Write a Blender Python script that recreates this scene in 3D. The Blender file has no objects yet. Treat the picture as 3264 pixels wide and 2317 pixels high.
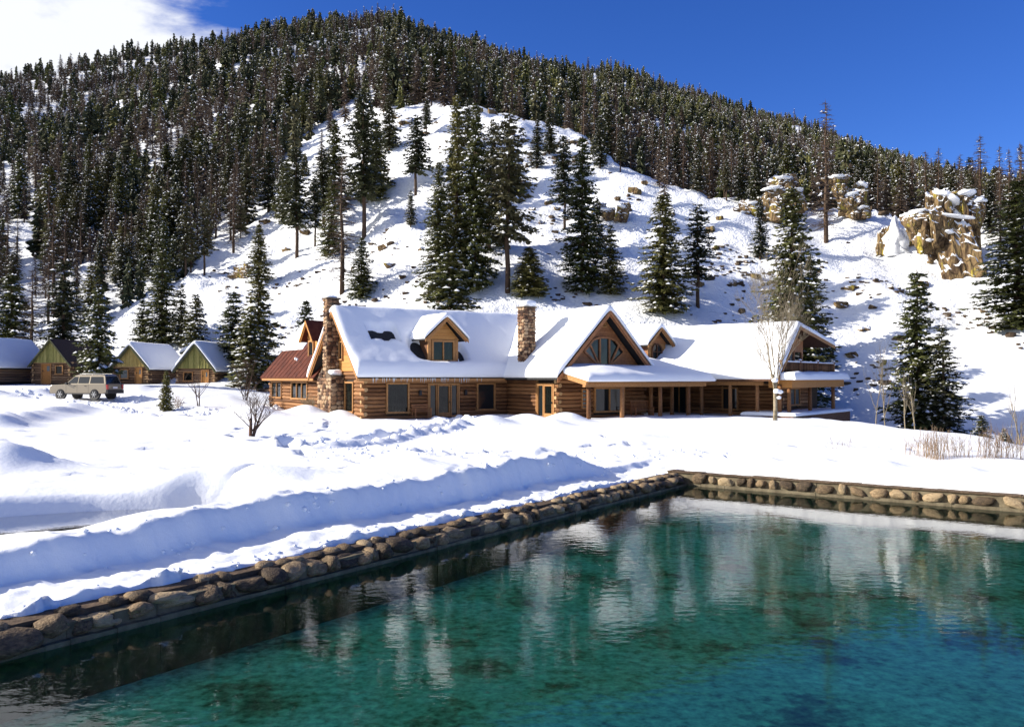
import bpy, math, random
import numpy as np
from mathutils import Vector, Matrix

random.seed(7)
RNG = np.random.default_rng(11)
R = math.radians
scene = bpy.context.scene
COL = scene.collection

# ------------------------------------------------------------------ camera, sky, sun, exposure
CAM_Z = 2.7
cam_d = bpy.data.cameras.new('camera')
cam = bpy.data.objects.new('camera', cam_d)
COL.objects.link(cam)
cam.location = (0, 0, CAM_Z)
cam.rotation_euler = (R(90 + 0.98), 0, 0)
cam_d.sensor_width = 36
cam_d.lens = 30.2
cam_d.clip_start = 0.1
cam_d.clip_end = 6000
scene.camera = cam

SUN_EL, SUN_AZ = 25.5, math.degrees(math.atan2(-0.985, -0.065))   # azimuth clockwise from +Y
S_DIR = Vector((math.sin(R(SUN_AZ)) * math.cos(R(SUN_EL)), math.cos(R(SUN_AZ)) * math.cos(R(SUN_EL)), math.sin(R(SUN_EL))))
world = bpy.data.worlds.new('World')
scene.world = world
world.use_nodes = True
wn, wl = world.node_tree.nodes, world.node_tree.links
wn.clear()
w_out = wn.new('ShaderNodeOutputWorld')
w_bg = wn.new('ShaderNodeBackground')
w_bg.inputs['Strength'].default_value = 0.075
w_sky = wn.new('ShaderNodeTexSky')
w_sky.sky_type = 'NISHITA'
w_sky.sun_disc = False
w_sky.sun_elevation = R(SUN_EL)
w_sky.sun_rotation = R(SUN_AZ)
w_sky.altitude = 2200
w_sky.air_density = 1.0
w_sky.dust_density = 0.15
w_sky.ozone_density = 5.0
w_hsv = wn.new('ShaderNodeHueSaturation')
w_hsv.inputs['Hue'].default_value = 0.519
w_hsv.inputs['Saturation'].default_value = 1.20
w_hsv.inputs['Value'].default_value = 1.36
wl.new(w_sky.outputs[0], w_hsv.inputs['Color'])
# clouds over the ridge on the sunny side: drifting banks, thicker towards -X
w_tc = wn.new('ShaderNodeTexCoord')
w_sep = wn.new('ShaderNodeSeparateXYZ')
wl.new(w_tc.outputs['Generated'], w_sep.inputs[0])
def wmath(op, a, b=None, clamp=False):
    n = wn.new('ShaderNodeMath'); n.operation = op; n.use_clamp = clamp
    for i, v in enumerate((a, b)):
        if v is None: continue
        if isinstance(v, (int, float)): n.inputs[i].default_value = v
        else: wl.new(v, n.inputs[i])
    return n.outputs[0]
w_map = wn.new('ShaderNodeMapping')
w_map.inputs['Scale'].default_value = (1.0, 1.0, 2.1)
w_map.inputs['Location'].default_value = (0.35, 0.1, 0.42)
wl.new(w_tc.outputs['Generated'], w_map.inputs[0])
w_noi = wn.new('ShaderNodeTexNoise')
w_noi.inputs['Scale'].default_value = 4.6
w_noi.inputs['Detail'].default_value = 9
w_noi.inputs['Roughness'].default_value = 0.55
w_noi.inputs['Distortion'].default_value = 0.25
wl.new(w_map.outputs[0], w_noi.inputs['Vector'])
az_left = wmath('MULTIPLY', w_sep.outputs['X'], -1.55)
cov = wmath('ADD', wmath('MULTIPLY', w_noi.outputs['Fac'], 1.5), wmath('ADD', az_left, -1.20))
cov = wmath('MULTIPLY', cov, 4.2, True)
w_rmp = wn.new('ShaderNodeMapRange'); w_rmp.interpolation_type = 'SMOOTHSTEP'
wl.new(cov, w_rmp.inputs[0])
w_mix = wn.new('ShaderNodeMixRGB')
w_mix.inputs[2].default_value = (7.6, 7.8, 8.3, 1)
wl.new(w_rmp.outputs[0], w_mix.inputs[0])
wl.new(w_hsv.outputs[0], w_mix.inputs[1])
wl.new(w_mix.outputs[0], w_bg.inputs['Color'])
wl.new(w_bg.outputs[0], w_out.inputs[0])

sun_d = bpy.data.lights.new('sun', 'SUN')
sun_d.energy = 5.0
sun_d.angle = R(0.53)
sun_d.color = (1.0, 0.93, 0.82)
sun = bpy.data.objects.new('sun', sun_d)
COL.objects.link(sun)
sun.rotation_euler = (-S_DIR).to_track_quat('-Z', 'Y').to_euler()

vs = scene.view_settings
vs.view_transform = 'Standard'; vs.look = 'None'; vs.gamma = 1.0; vs.use_curve_mapping = False
vs.exposure = 0.78
scene.cycles.max_bounces = 8
scene.cycles.transparent_max_bounces = 8
scene.cycles.use_denoising = True
scene.cycles.sample_clamp_indirect = 6

# ------------------------------------------------------------------ materials
def nmat(name):
    m = bpy.data.materials.new(name); m.use_nodes = True
    nt = m.node_tree; nt.nodes.clear()
    out = nt.nodes.new('ShaderNodeOutputMaterial')
    return m, nt.nodes, nt.links, out

def ramp(N, stops):
    r = N.new('ShaderNodeValToRGB')
    cr = r.color_ramp
    while len(cr.elements) > 1: cr.elements.remove(cr.elements[-1])
    cr.elements[0].position = stops[0][0]; cr.elements[0].color = (*stops[0][1], 1)
    for p, c in stops[1:]:
        e = cr.elements.new(p); e.color = (*c, 1)
    return r

def noise_mat(name, stops, scale=4.0, detail=5, rough=0.85, stretch=(1, 1, 1), bump=0.0, bscale=20, rnd=0.0, metallic=0.0, spec=0.3, coord='Object'):
    m, N, L, out = nmat(name)
    p = N.new('ShaderNodeBsdfPrincipled'); L.new(p.outputs[0], out.inputs[0])
    p.inputs['Roughness'].default_value = rough
    p.inputs['Metallic'].default_value = metallic
    p.inputs['Specular IOR Level'].default_value = spec
    tc = N.new('ShaderNodeTexCoord'); mp = N.new('ShaderNodeMapping')
    mp.inputs['Scale'].default_value = stretch
    oi = N.new('ShaderNodeObjectInfo')
    L.new(tc.outputs[coord], mp.inputs[0])
    if rnd:
        vm = N.new('ShaderNodeVectorMath'); vm.operation = 'SCALE'; vm.inputs[0].default_value = (17, 31, 47)
        L.new(oi.outputs['Random'], vm.inputs['Scale']); L.new(vm.outputs[0], mp.inputs['Location'])
    no = N.new('ShaderNodeTexNoise'); no.inputs['Scale'].default_value = scale; no.inputs['Detail'].default_value = detail
    no.inputs['Roughness'].default_value = 0.6
    L.new(mp.outputs[0], no.inputs['Vector'])
    r = ramp(N, stops); 
    if rnd:
        ma = N.new('ShaderNodeMath'); ma.operation = 'MULTIPLY_ADD'; ma.inputs[1].default_value = rnd; ma.inputs[2].default_value = -rnd / 2
        L.new(oi.outputs['Random'], ma.inputs[0])
        ad = N.new('ShaderNodeMath'); ad.operation = 'ADD'
        L.new(ma.outputs[0], ad.inputs[0]); L.new(no.outputs['Fac'], ad.inputs[1]); L.new(ad.outputs[0], r.inputs[0])
    else:
        L.new(no.outputs['Fac'], r.inputs[0])
    L.new(r.outputs[0], p.inputs['Base Color'])
    if bump:
        nb = N.new('ShaderNodeTexNoise'); nb.inputs['Scale'].default_value = bscale; nb.inputs['Detail'].default_value = 4
        L.new(mp.outputs[0], nb.inputs['Vector'])
        b = N.new('ShaderNodeBump'); b.inputs['Strength'].default_value = bump; b.inputs['Distance'].default_value = 0.03
        L.new(nb.outputs['Fac'], b.inputs['Height']); L.new(b.outputs[0], p.inputs['Normal'])
    return m

def plain(name, col, rough=0.6, metallic=0.0, spec=0.4, coat=0.0):
    m, N, L, out = nmat(name)
    p = N.new('ShaderNodeBsdfPrincipled'); L.new(p.outputs[0], out.inputs[0])
    p.inputs['Base Color'].default_value = (*col, 1); p.inputs['Roughness'].default_value = rough
    p.inputs['Metallic'].default_value = metallic; p.inputs['Specular IOR Level'].default_value = spec
    p.inputs['Coat Weight'].default_value = coat
    return m

M = {}
def snow_mat(name, col=(0.83, 0.85, 0.88), bumps=((7.0, 0.03, 0.45), (60.0, 0.010, 0.4))):
    m, N, L, out = nmat(name)
    p = N.new('ShaderNodeBsdfPrincipled'); L.new(p.outputs[0], out.inputs[0])
    p.inputs['Base Color'].default_value = (*col, 1); p.inputs['Roughness'].default_value = 0.75
    p.inputs['Specular IOR Level'].default_value = 0.15
    tc = N.new('ShaderNodeTexCoord'); prev = None
    for sc, dist, st in bumps:
        no = N.new('ShaderNodeTexNoise'); no.inputs['Scale'].default_value = sc; no.inputs['Detail'].default_value = 5
        L.new(tc.outputs['Object'], no.inputs['Vector'])
        b = N.new('ShaderNodeBump'); b.inputs['Distance'].default_value = dist; b.inputs['Strength'].default_value = st
        L.new(no.outputs['Fac'], b.inputs['Height'])
        if prev: L.new(prev.outputs[0], b.inputs['Normal'])
        prev = b
    L.new(prev.outputs[0], p.inputs['Normal'])
    return m
M['snow'] = snow_mat('snow')
M['snow_smooth'] = snow_mat('snow_smooth', bumps=((2.2, 0.05, 0.35), (30.0, 0.01, 0.4)))
M['snow_hill'] = snow_mat('snow_hill', bumps=((0.8, 0.5, 0.65), (3.2, 0.2, 0.6)))
M['snow_clump'] = plain('snow_clump', (0.83, 0.85, 0.88), 0.8, spec=0.1)
M['log'] = noise_mat('log_wood', [(0.22, (0.055, 0.022, 0.009)), (0.45, (0.17, 0.072, 0.026)), (0.62, (0.27, 0.125, 0.048)), (0.85, (0.38, 0.21, 0.10))], 3, stretch=(1.2, 9, 9), rough=0.75, bump=0.4, rnd=0.35)
M['log_end'] = noise_mat('log_end_grain', [(0.3, (0.28, 0.16, 0.07)), (0.7, (0.45, 0.29, 0.14))], 6, rough=0.8, rnd=0.3)
M['cabin_log'] = noise_mat('cabin_log_wood', [(0.22, (0.06, 0.032, 0.018)), (0.5, (0.19, 0.105, 0.055)), (0.8, (0.36, 0.235, 0.13))], 3, stretch=(1.2, 9, 9), rough=0.8, bump=0.4, rnd=0.4)
M['plank'] = noise_mat('pine_plank', [(0.25, (0.26, 0.10, 0.022)), (0.5, (0.42, 0.185, 0.045)), (0.8, (0.50, 0.26, 0.08))], 3, stretch=(1, 10, 10), rough=0.65, bump=0.2, rnd=0.35)
M['trim'] = noise_mat('pine_trim', [(0.25, (0.24, 0.105, 0.032)), (0.55, (0.36, 0.175, 0.06)), (0.8, (0.46, 0.25, 0.10))], 4, stretch=(3, 3, 3), rough=0.65, rnd=0.2)
M['darkwood'] = noise_mat('dark_wood', [(0.3, (0.06, 0.026, 0.012)), (0.7, (0.14, 0.06, 0.028))], 5, rough=0.7, rnd=0.2)
M['redwood'] = noise_mat('red_stained_wood', [(0.3, (0.20, 0.075, 0.028)), (0.7, (0.36, 0.155, 0.058))], 5, rough=0.6, rnd=0.2)
M['chink'] = noise_mat('dark_chinking', [(0.3, (0.025, 0.016, 0.011)), (0.7, (0.055, 0.038, 0.027))], 6)
M['stone'] = noise_mat('chimney_stone', [(0.15, (0.05, 0.026, 0.018)), (0.35, (0.15, 0.075, 0.042)), (0.6, (0.28, 0.165, 0.09)), (0.9, (0.38, 0.27, 0.17))], 3, rough=0.85, bump=0.5, rnd=0.9)
M['mortar'] = noise_mat('mortar', [(0.3, (0.07, 0.048, 0.032)), (0.7, (0.15, 0.11, 0.075))], 8, bump=0.3)
M['river_stone'] = noise_mat('river_stone', [(0.2, (0.055, 0.038, 0.024)), (0.42, (0.135, 0.092, 0.052)), (0.62, (0.24, 0.165, 0.092)), (0.85, (0.36, 0.27, 0.16))], 3.2, detail=10, rough=0.75, bump=0.9, bscale=7, rnd=0.75)
M['pool_mortar'] = noise_mat('pool_mortar', [(0.3, (0.08, 0.064, 0.04)), (0.7, (0.20, 0.165, 0.105))], 4, detail=8, bump=0.4)
M['soil'] = noise_mat('brown_soil', [(0.3, (0.05, 0.032, 0.02)), (0.7, (0.13, 0.085, 0.05))], 6, bump=0.6)
M['rust'] = noise_mat('rusted_metal_roof', [(0.25, (0.035, 0.009, 0.006)), (0.5, (0.085, 0.021, 0.012)), (0.8, (0.135, 0.040, 0.021))], 2.5, detail=7, rough=0.75, rnd=0.15, spec=0.15)
M['shingle'] = noise_mat('dark_shingle', [(0.3, (0.012, 0.012, 0.013)), (0.7, (0.035, 0.034, 0.034))], 12, bump=0.5)
M['cabin_roof'] = noise_mat('dark_brown_roof', [(0.3, (0.018, 0.012, 0.012)), (0.7, (0.045, 0.03, 0.028))], 9, rough=0.8)
M['green_board'] = noise_mat('green_stained_board', [(0.25, (0.13, 0.125, 0.03)), (0.55, (0.27, 0.25, 0.075)), (0.8, (0.36, 0.30, 0.11))], 3, stretch=(8, 8, 1), rough=0.75, rnd=0.35)
M['tan_board'] = noise_mat('tan_stained_board', [(0.25, (0.26, 0.18, 0.05)), (0.6, (0.40, 0.30, 0.10)), (0.8, (0.46, 0.35, 0.14))], 3, stretch=(8, 8, 1), rough=0.75, rnd=0.25)
M['green_trim'] = noise_mat('green_trim', [(0.3, (0.045, 0.05, 0.022)), (0.7, (0.10, 0.10, 0.05))], 5)
M['glass'] = plain('window_glass', (0.012, 0.016, 0.018), 0.04, spec=0.4)
M['curtain_glass'] = noise_mat('curtained_glass', [(0.45, (0.004, 0.005, 0.005)), (0.62, (0.010, 0.013, 0.011)), (0.85, (0.06, 0.065, 0.06))], 2.2, stretch=(5, 5, .5), rough=0.03, spec=0.3)
M['pale_glass'] = plain('pale_curtained_glass', (0.09, 0.105, 0.11), 0.1, spec=0.4)
M['dark_int'] = plain('dark_interior', (0.01, 0.008, 0.007), 0.9)
M['iron'] = plain('dark_iron', (0.03, 0.03, 0.032), 0.5, 0.7)
M['ice'] = plain('icicle_ice', (0.55, 0.62, 0.68), 0.15, spec=0.6)

def needle_mat(name, stops):
    m, N, L, out = nmat(name)
    p = N.new('ShaderNodeBsdfPrincipled'); L.new(p.outputs[0], out.inputs[0])
    p.inputs['Roughness'].default_value = 0.75; p.inputs['Specular IOR Level'].default_value = 0.15
    oi = N.new('ShaderNodeObjectInfo'); tc = N.new('ShaderNodeTexCoord')
    no = N.new('ShaderNodeTexNoise'); no.inputs['Scale'].default_value = 1.1; no.inputs['Detail'].default_value = 3
    L.new(tc.outputs['Object'], no.inputs['Vector'])
    ma = N.new('ShaderNodeMath'); ma.operation = 'MULTIPLY_ADD'; ma.inputs[1].default_value = 0.5; ma.inputs[2].default_value = -0.25
    L.new(oi.outputs['Random'], ma.inputs[0])
    ad = N.new('ShaderNodeMath'); ad.operation = 'ADD'
    L.new(ma.outputs[0], ad.inputs[0]); L.new(no.outputs['Fac'], ad.inputs[1])
    r = ramp(N, stops); L.new(ad.outputs[0], r.inputs[0]); L.new(r.outputs[0], p.inputs['Base Color'])
    return m
M['needle'] = needle_mat('conifer_needles', [(0.2, (0.045, 0.056, 0.020)), (0.5, (0.092, 0.098, 0.031)), (0.8, (0.155, 0.140, 0.048))])
M['needle_dark'] = needle_mat('dark_conifer_needles', [(0.2, (0.032, 0.040, 0.020)), (0.5, (0.062, 0.066, 0.031)), (0.8, (0.110, 0.100, 0.052))])
M['dead_twig'] = needle_mat('bare_conifer_twigs', [(0.2, (0.045, 0.032, 0.026)), (0.5, (0.085, 0.062, 0.047)), (0.8, (0.12, 0.09, 0.066))])
M['bark'] = noise_mat('conifer_bark', [(0.3, (0.035, 0.022, 0.015)), (0.7, (0.11, 0.068, 0.042))], 8, stretch=(6, 6, 1))
M['aspen'] = noise_mat('aspen_bark', [(0.3, (0.07, 0.056, 0.038)), (0.5, (0.24, 0.195, 0.125)), (0.8, (0.38, 0.33, 0.24))], 5)
M['twig'] = noise_mat('shrub_bark', [(0.3, (0.035, 0.022, 0.016)), (0.7, (0.11, 0.066, 0.045))], 5)
M['willow'] = noise_mat('willow_stem', [(0.3, (0.20, 0.125, 0.075)), (0.7, (0.42, 0.30, 0.19))], 3, rnd=0.4)

def rock_mat():
    m, N, L, out = nmat('lichen_rock')
    p = N.new('ShaderNodeBsdfPrincipled'); L.new(p.outputs[0], out.inputs[0]); p.inputs['Roughness'].default_value = 0.9
    p.inputs['Specular IOR Level'].default_value = 0.15
    tc = N.new('ShaderNodeNewGeometry')
    n1 = N.new('ShaderNodeTexNoise'); n1.inputs['Scale'].default_value = 0.55; n1.inputs['Detail'].default_value = 8; n1.inputs['Roughness'].default_value = 0.65
    mp = N.new('ShaderNodeMapping'); mp.inputs['Scale'].default_value = (1.6, 1.6, 0.6)
    L.new(tc.outputs['Position'], mp.inputs[0]); L.new(mp.outputs[0], n1.inputs['Vector'])
    r1 = ramp(N, [(0.28, (0.022, 0.015, 0.011)), (0.42, (0.085, 0.055, 0.032)), (0.50, (0.20, 0.135, 0.065)), (0.57, (0.14, 0.10, 0.055)), (0.60, (0.26, 0.20, 0.045)), (0.70, (0.36, 0.29, 0.05))])
    L.new(n1.outputs['Fac'], r1.inputs[0])
    vo = N.new('ShaderNodeTexVoronoi'); vo.feature = 'DISTANCE_TO_EDGE'; vo.inputs['Scale'].default_value = 0.9
    mv = N.new('ShaderNodeMapping'); mv.inputs['Scale'].default_value = (1.5, 1.5, 0.45); L.new(tc.outputs['Position'], mv.inputs[0]); L.new(mv.outputs[0], vo.inputs['Vector'])
    ck = N.new('ShaderNodeMapRange'); ck.inputs[1].default_value = 0.0; ck.inputs[2].default_value = 0.06; ck.inputs[3].default_value = 0.25; L.new(vo.outputs['Distance'], ck.inputs[0])
    cm = N.new('ShaderNodeMixRGB'); cm.blend_type = 'MULTIPLY'; cm.inputs[0].default_value = 1; L.new(r1.outputs[0], cm.inputs[1]); L.new(ck.outputs[0], cm.inputs[2])
    ge = N.new('ShaderNodeNewGeometry'); se = N.new('ShaderNodeSeparateXYZ'); L.new(ge.outputs['Normal'], se.inputs[0])
    n2 = N.new('ShaderNodeTexNoise'); n2.inputs['Scale'].default_value = 1.3; n2.inputs['Detail'].default_value = 6
    L.new(tc.outputs['Position'], n2.inputs['Vector'])
    a = N.new('ShaderNodeMath'); a.operation = 'MULTIPLY_ADD'; a.inputs[1].default_value = 0.7; L.new(n2.outputs['Fac'], a.inputs[0]); L.new(se.outputs['Z'], a.inputs[2])
    mr = N.new('ShaderNodeMapRange'); mr.inputs[1].default_value = 0.72; mr.inputs[2].default_value = 0.80; L.new(a.outputs[0], mr.inputs[0])
    mx = N.new('ShaderNodeMixRGB'); mx.inputs[2].default_value = (0.83, 0.85, 0.88, 1)
    L.new(mr.outputs[0], mx.inputs[0]); L.new(cm.outputs[0], mx.inputs[1]); L.new(mx.outputs[0], p.inputs['Base Color'])
    b = N.new('ShaderNodeBump'); b.inputs['Distance'].default_value = 0.35; b.inputs['Strength'].default_value = 0.8
    L.new(n1.outputs['Fac'], b.inputs['Height']); L.new(b.outputs[0], p.inputs['Normal'])
    return m
M['rock'] = rock_mat()
M['scree'] = noise_mat('scree_stone', [(0.3, (0.025, 0.018, 0.013)), (0.6, (0.085, 0.057, 0.035)), (0.8, (0.15, 0.10, 0.055))], 1.5)

def water_mat(name, tint, ripple=1.0, ior=1.36):
    m, N, L, out = nmat(name)
    tr = N.new('ShaderNodeBsdfTransparent'); tr.inputs[0].default_value = (*tint, 1)
    gl = N.new('ShaderNodeBsdfGlossy'); gl.inputs['Roughness'].default_value = 0.0
    fr = N.new('ShaderNodeFresnel'); fr.inputs['IOR'].default_value = ior
    mx = N.new('ShaderNodeMixShader')
    L.new(fr.outputs[0], mx.inputs[0]); L.new(tr.outputs[0], mx.inputs[1]); L.new(gl.outputs[0], mx.inputs[2]); L.new(mx.outputs[0], out.inputs[0])
    tc = N.new('ShaderNodeTexCoord'); prev = None
    for sc, dist, stx in ((0.9, 0.0026 * ripple, (0.8, 1.3, 1)), (5.5, 0.0019 * ripple, (0.8, 1.3, 1))):
        mp = N.new('ShaderNodeMapping'); mp.inputs['Scale'].default_value = stx
        L.new(tc.outputs['Object'], mp.inputs[0])
        no = N.new('ShaderNodeTexNoise'); no.inputs['Scale'].default_value = sc; no.inputs['Detail'].default_value = 3
        L.new(mp.outputs[0], no.inputs['Vector'])
        b = N.new('ShaderNodeBump'); b.inputs['Strength'].default_value = 1.0; b.inputs['Distance'].default_value = dist
        L.new(no.outputs['Fac'], b.inputs['Height'])
        if prev: L.new(prev.outputs[0], b.inputs['Normal'])
        prev = b
    L.new(prev.outputs[0], gl.inputs['Normal'])
    return m
M['pool_water'] = water_mat('pool_water', (0.45, 1.0, 0.90))
M['creek_water'] = water_mat('creek_water', (0.42, 0.38, 0.32), 0.8, 1.035)
def floor_mat():
    m, N, L, out = nmat('pool_floor')
    p = N.new('ShaderNodeBsdfPrincipled'); L.new(p.outputs[0], out.inputs[0]); p.inputs['Roughness'].default_value = 0.9
    p.inputs['Specular IOR Level'].default_value = 0.0
    tc = N.new('ShaderNodeTexCoord')
    n1 = N.new('ShaderNodeTexNoise'); n1.inputs['Scale'].default_value = 0.75; n1.inputs['Detail'].default_value = 8; n1.inputs['Roughness'].default_value = 0.62
    L.new(tc.outputs['Object'], n1.inputs['Vector'])
    r1 = ramp(N, [(0.30, (0.16, 0.12, 0.06)), (0.39, (0.34, 0.36, 0.19)), (0.46, (0.55, 0.70, 0.42)), (0.68, (0.70, 0.88, 0.64))])
    L.new(n1.outputs['Fac'], r1.inputs[0])
    n2 = N.new('ShaderNodeTexNoise'); n2.inputs['Scale'].default_value = 6.0; n2.inputs['Detail'].default_value = 8; n2.inputs['Roughness'].default_value = 0.7
    L.new(tc.outputs['Object'], n2.inputs['Vector'])
    r2 = ramp(N, [(0.34, (0.42, 0.42, 0.36)), (0.50, (0.86, 0.86, 0.84)), (0.66, (1.2, 1.2, 1.15))])
    L.new(n2.outputs['Fac'], r2.inputs[0])
    mu = N.new('ShaderNodeMixRGB'); mu.blend_type = 'MULTIPLY'; mu.inputs[0].default_value = 1
    L.new(r1.outputs[0], mu.inputs[1]); L.new(r2.outputs[0], mu.inputs[2]); L.new(mu.outputs[0], p.inputs['Base Color'])
    return m
M['pool_floor'] = floor_mat()

# ------------------------------------------------------------------ builders
class Frame:
    """a plan frame: x' along the wall, y' to the back of it, z up"""
    def __init__(s, ox, oy, deg, oz=0.0):
        s.o = (ox, oy, oz); s.deg = deg
        s.c, s.s = math.cos(R(deg)), math.sin(R(deg))
    def pt(s, x, y, z=0.0):
        return (s.o[0] + s.c * x - s.s * y, s.o[1] + s.s * x + s.c * y, s.o[2] + z)
    def sub(s, x, y, rel, z=0.0):
        p = s.pt(x, y, z); return Frame(p[0], p[1], s.deg + rel, p[2])
    def inv(s, wx, wy):
        dx, dy = wx - s.o[0], wy - s.o[1]
        return (s.c * dx + s.s * dy, -s.s * dx + s.c * dy)

def tag(o, label=None, cat=None, group=None, kind=None):
    if label: o['label'] = label
    if cat: o['category'] = cat
    if group: o['group'] = group
    if kind: o['kind'] = kind
    return o

def root_of(o):
    while o.parent is not None: o = o.parent
    return o

def link(name, data, parent=None, loc=(0, 0, 0)):
    o = bpy.data.objects.new(name, data)
    o.location = loc
    if parent is not None: o.parent = parent
    COL.objects.link(o)
    return o

def thing(name, label, cat, loc=(0, 0, 0), rz=0, group=None):
    o = bpy.data.objects.new(name, None); COL.objects.link(o)
    o.location = loc; o.rotation_euler = (0, 0, rz); o.empty_display_size = 0.3
    return tag(o, label, cat, group)

class MB:
    def __init__(s, fr=None):
        s.v, s.f, s.m, s.sm = [], [], [], []
        s.fr = fr
    def add(s, vs, fs, mi=0, smooth=False):
        b = len(s.v)
        s.v.extend(s.fr.pt(*p) for p in vs) if s.fr else s.v.extend(tuple(p) for p in vs)
        for f in fs:
            s.f.append(tuple(b + i for i in f)); s.m.append(mi); s.sm.append(smooth)
        return s
    def box(s, x0, x1, y0, y1, z0, z1, mi=0):
        return s.add([(x0, y0, z0), (x1, y0, z0), (x1, y1, z0), (x0, y1, z0), (x0, y0, z1), (x1, y0, z1), (x1, y1, z1), (x0, y1, z1)],
                     [(0, 3, 2, 1), (4, 5, 6, 7), (0, 1, 5, 4), (1, 2, 6, 5), (2, 3, 7, 6), (3, 0, 4, 7)], mi)
    def prism(s, poly, y0, y1, mi=0):
        """poly of (x,z), anticlockwise seen from -y, extruded in y"""
        n = len(poly)
        vs = [(x, y0, z) for x, z in poly] + [(x, y1, z) for x, z in poly]
        fs = [tuple(range(n)), tuple(range(2 * n - 1, n - 1, -1))] + [(i, i + n, (i + 1) % n + n, (i + 1) % n) for i in range(n)]
        return s.add(vs, fs, mi)
    def bar(s, a, b, w, h=None, mi=0, up=(0, 0, 1)):
        h = h or w
        a, b = Vector(a), Vector(b); d = (b - a).normalized(); u = Vector(up)
        if abs(d.dot(u)) > 0.98: u = Vector((0, 1, 0))
        x = d.cross(u).normalized(); u = x.cross(d)
        vs = []
        for p in (a, b):
            for i, j in ((-1, -1), (1, -1), (1, 1), (-1, 1)): vs.append(tuple(p + x * (w / 2 * i) + u * (h / 2 * j)))
        return s.add(vs, [(0, 1, 2, 3), (7, 6, 5, 4), (0, 4, 5, 1), (1, 5, 6, 2), (2, 6, 7, 3), (3, 7, 4, 0)], mi)
    def tube(s, pts, rads, n=6, mi=0, cap=True):
        pts = [Vector(p) for p in pts]; vs, fs = [], []
        for i, p in enumerate(pts):
            d = (pts[min(i + 1, len(pts) - 1)] - pts[max(i - 1, 0)])
            d = d.normalized() if d.length > 1e-9 else Vector((0, 0, 1))
            u = Vector((1, 0, 0)) if abs(d.x) < 0.8 else Vector((0, 1, 0))
            x = d.cross(u).normalized(); y = d.cross(x)
            for k in range(n):
                a = 2 * math.pi * k / n
                vs.append(tuple(p + (x * math.cos(a) + y * math.sin(a)) * rads[i]))
        for i in range(len(pts) - 1):
            for k in range(n):
                fs.append((i * n + k, i * n + (k + 1) % n, (i + 1) * n + (k + 1) % n, (i + 1) * n + k))
        s.add(vs, fs, mi, True)
        if cap:
            b = len(s.v) - len(vs)
            s.f.append(tuple(b + k for k in range(n - 1, -1, -1))); s.m.append(mi); s.sm.append(False)
            s.f.append(tuple(b + (len(pts) - 1) * n + k for k in range(n))); s.m.append(mi); s.sm.append(False)
        return s
    def mesh(s, name, mats, off=(0, 0, 0)):
        me = bpy.data.meshes.new(name)
        v = np.array(s.v, dtype=float).reshape(-1, 3) - np.array(off)
        me.from_pydata(v.tolist(), [], s.f)
        for m in (mats if isinstance(mats, (list, tuple)) else [mats]): me.materials.append(m)
        me.polygons.foreach_set('material_index', s.m)
        me.polygons.foreach_set('use_smooth', s.sm)
        me.update()
        return me
    def build(s, name, mats, parent=None):
        off = tuple(root_of(parent).location) if parent is not None else (0, 0, 0)
        return link(name, s.mesh(name, mats, off), parent)

def grid_mesh(name, X, Y, Z, mats, smooth=True, mask=None):
    """a sheet from 2-D arrays of world coordinates"""
    n, m = X.shape
    v = np.stack([X, Y, Z], -1).reshape(-1, 3)
    i = np.arange(n * m).reshape(n, m)
    q = np.stack([i[:-1, :-1], i[:-1, 1:], i[1:, 1:], i[1:, :-1]], -1).reshape(-1, 4)
    me = bpy.data.meshes.new(name)
    me.vertices.add(len(v)); me.vertices.foreach_set('co', v.ravel().astype(np.float32))
    me.loops.add(q.size); me.loops.foreach_set('vertex_index', q.ravel().astype(np.int32))
    me.polygons.add(len(q)); me.polygons.foreach_set('loop_start', np.arange(0, q.size, 4, dtype=np.int32))
    me.polygons.foreach_set('loop_total', np.full(len(q), 4, dtype=np.int32))
    me.polygons.foreach_set('use_smooth', np.full(len(q), smooth))
    for mm in (mats if isinstance(mats, (list, tuple)) else [mats]): me.materials.append(mm)
    me.update(); me.validate()
    return me

# ------------------------------------------------------------------ value noise
def _hash(ix, iy, seed):
    h = (ix.astype(np.int64) * 374761393 + iy.astype(np.int64) * 668265263 + seed * 1442695041) & 0xFFFFFFFF
    h = ((h ^ (h >> 13)) * 1274126177) & 0xFFFFFFFF
    h = h ^ (h >> 16)
    return (h & 0xFFFFFF) / float(0xFFFFFF)
def vnoise(x, y, seed=0):
    x = np.asarray(x, float); y = np.asarray(y, float)
    ix, iy = np.floor(x), np.floor(y); fx, fy = x - ix, y - iy
    fx = fx * fx * fx * (fx * (fx * 6 - 15) + 10); fy = fy * fy * fy * (fy * (fy * 6 - 15) + 10)
    a, b, c, d = _hash(ix, iy, seed), _hash(ix + 1, iy, seed), _hash(ix, iy + 1, seed), _hash(ix + 1, iy + 1, seed)
    return (a * (1 - fx) + b * fx) * (1 - fy) + (c * (1 - fx) + d * fx) * fy - 0.5
def fbm(x, y, seed=0, oct=4, gain=0.5):
    t, a, f = 0, 1, 1
    for o in range(oct):
        t = t + a * vnoise(np.asarray(x) * f + 13.7 * o, np.asarray(y) * f - 7.1 * o, seed + o); a *= gain; f *= 2.03
    return t
def sstep(a, b, x):
    t = np.clip((x - a) / (b - a), 0, 1); return t * t * (3 - 2 * t)

# ------------------------------------------------------------------ the terrain
FPX, CX, HY = 1919.2, 1144.0, 845.0
KX, KY = 5.24, 25.7
WATER_Z = -0.5
FP = Frame(KX, KY, -34.53)      # pool, along the left wall (y' runs away from the camera along it)
FR = Frame(KX, KY, -36.7)       # pool, along the far wall (x' runs to the right along it)

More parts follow.
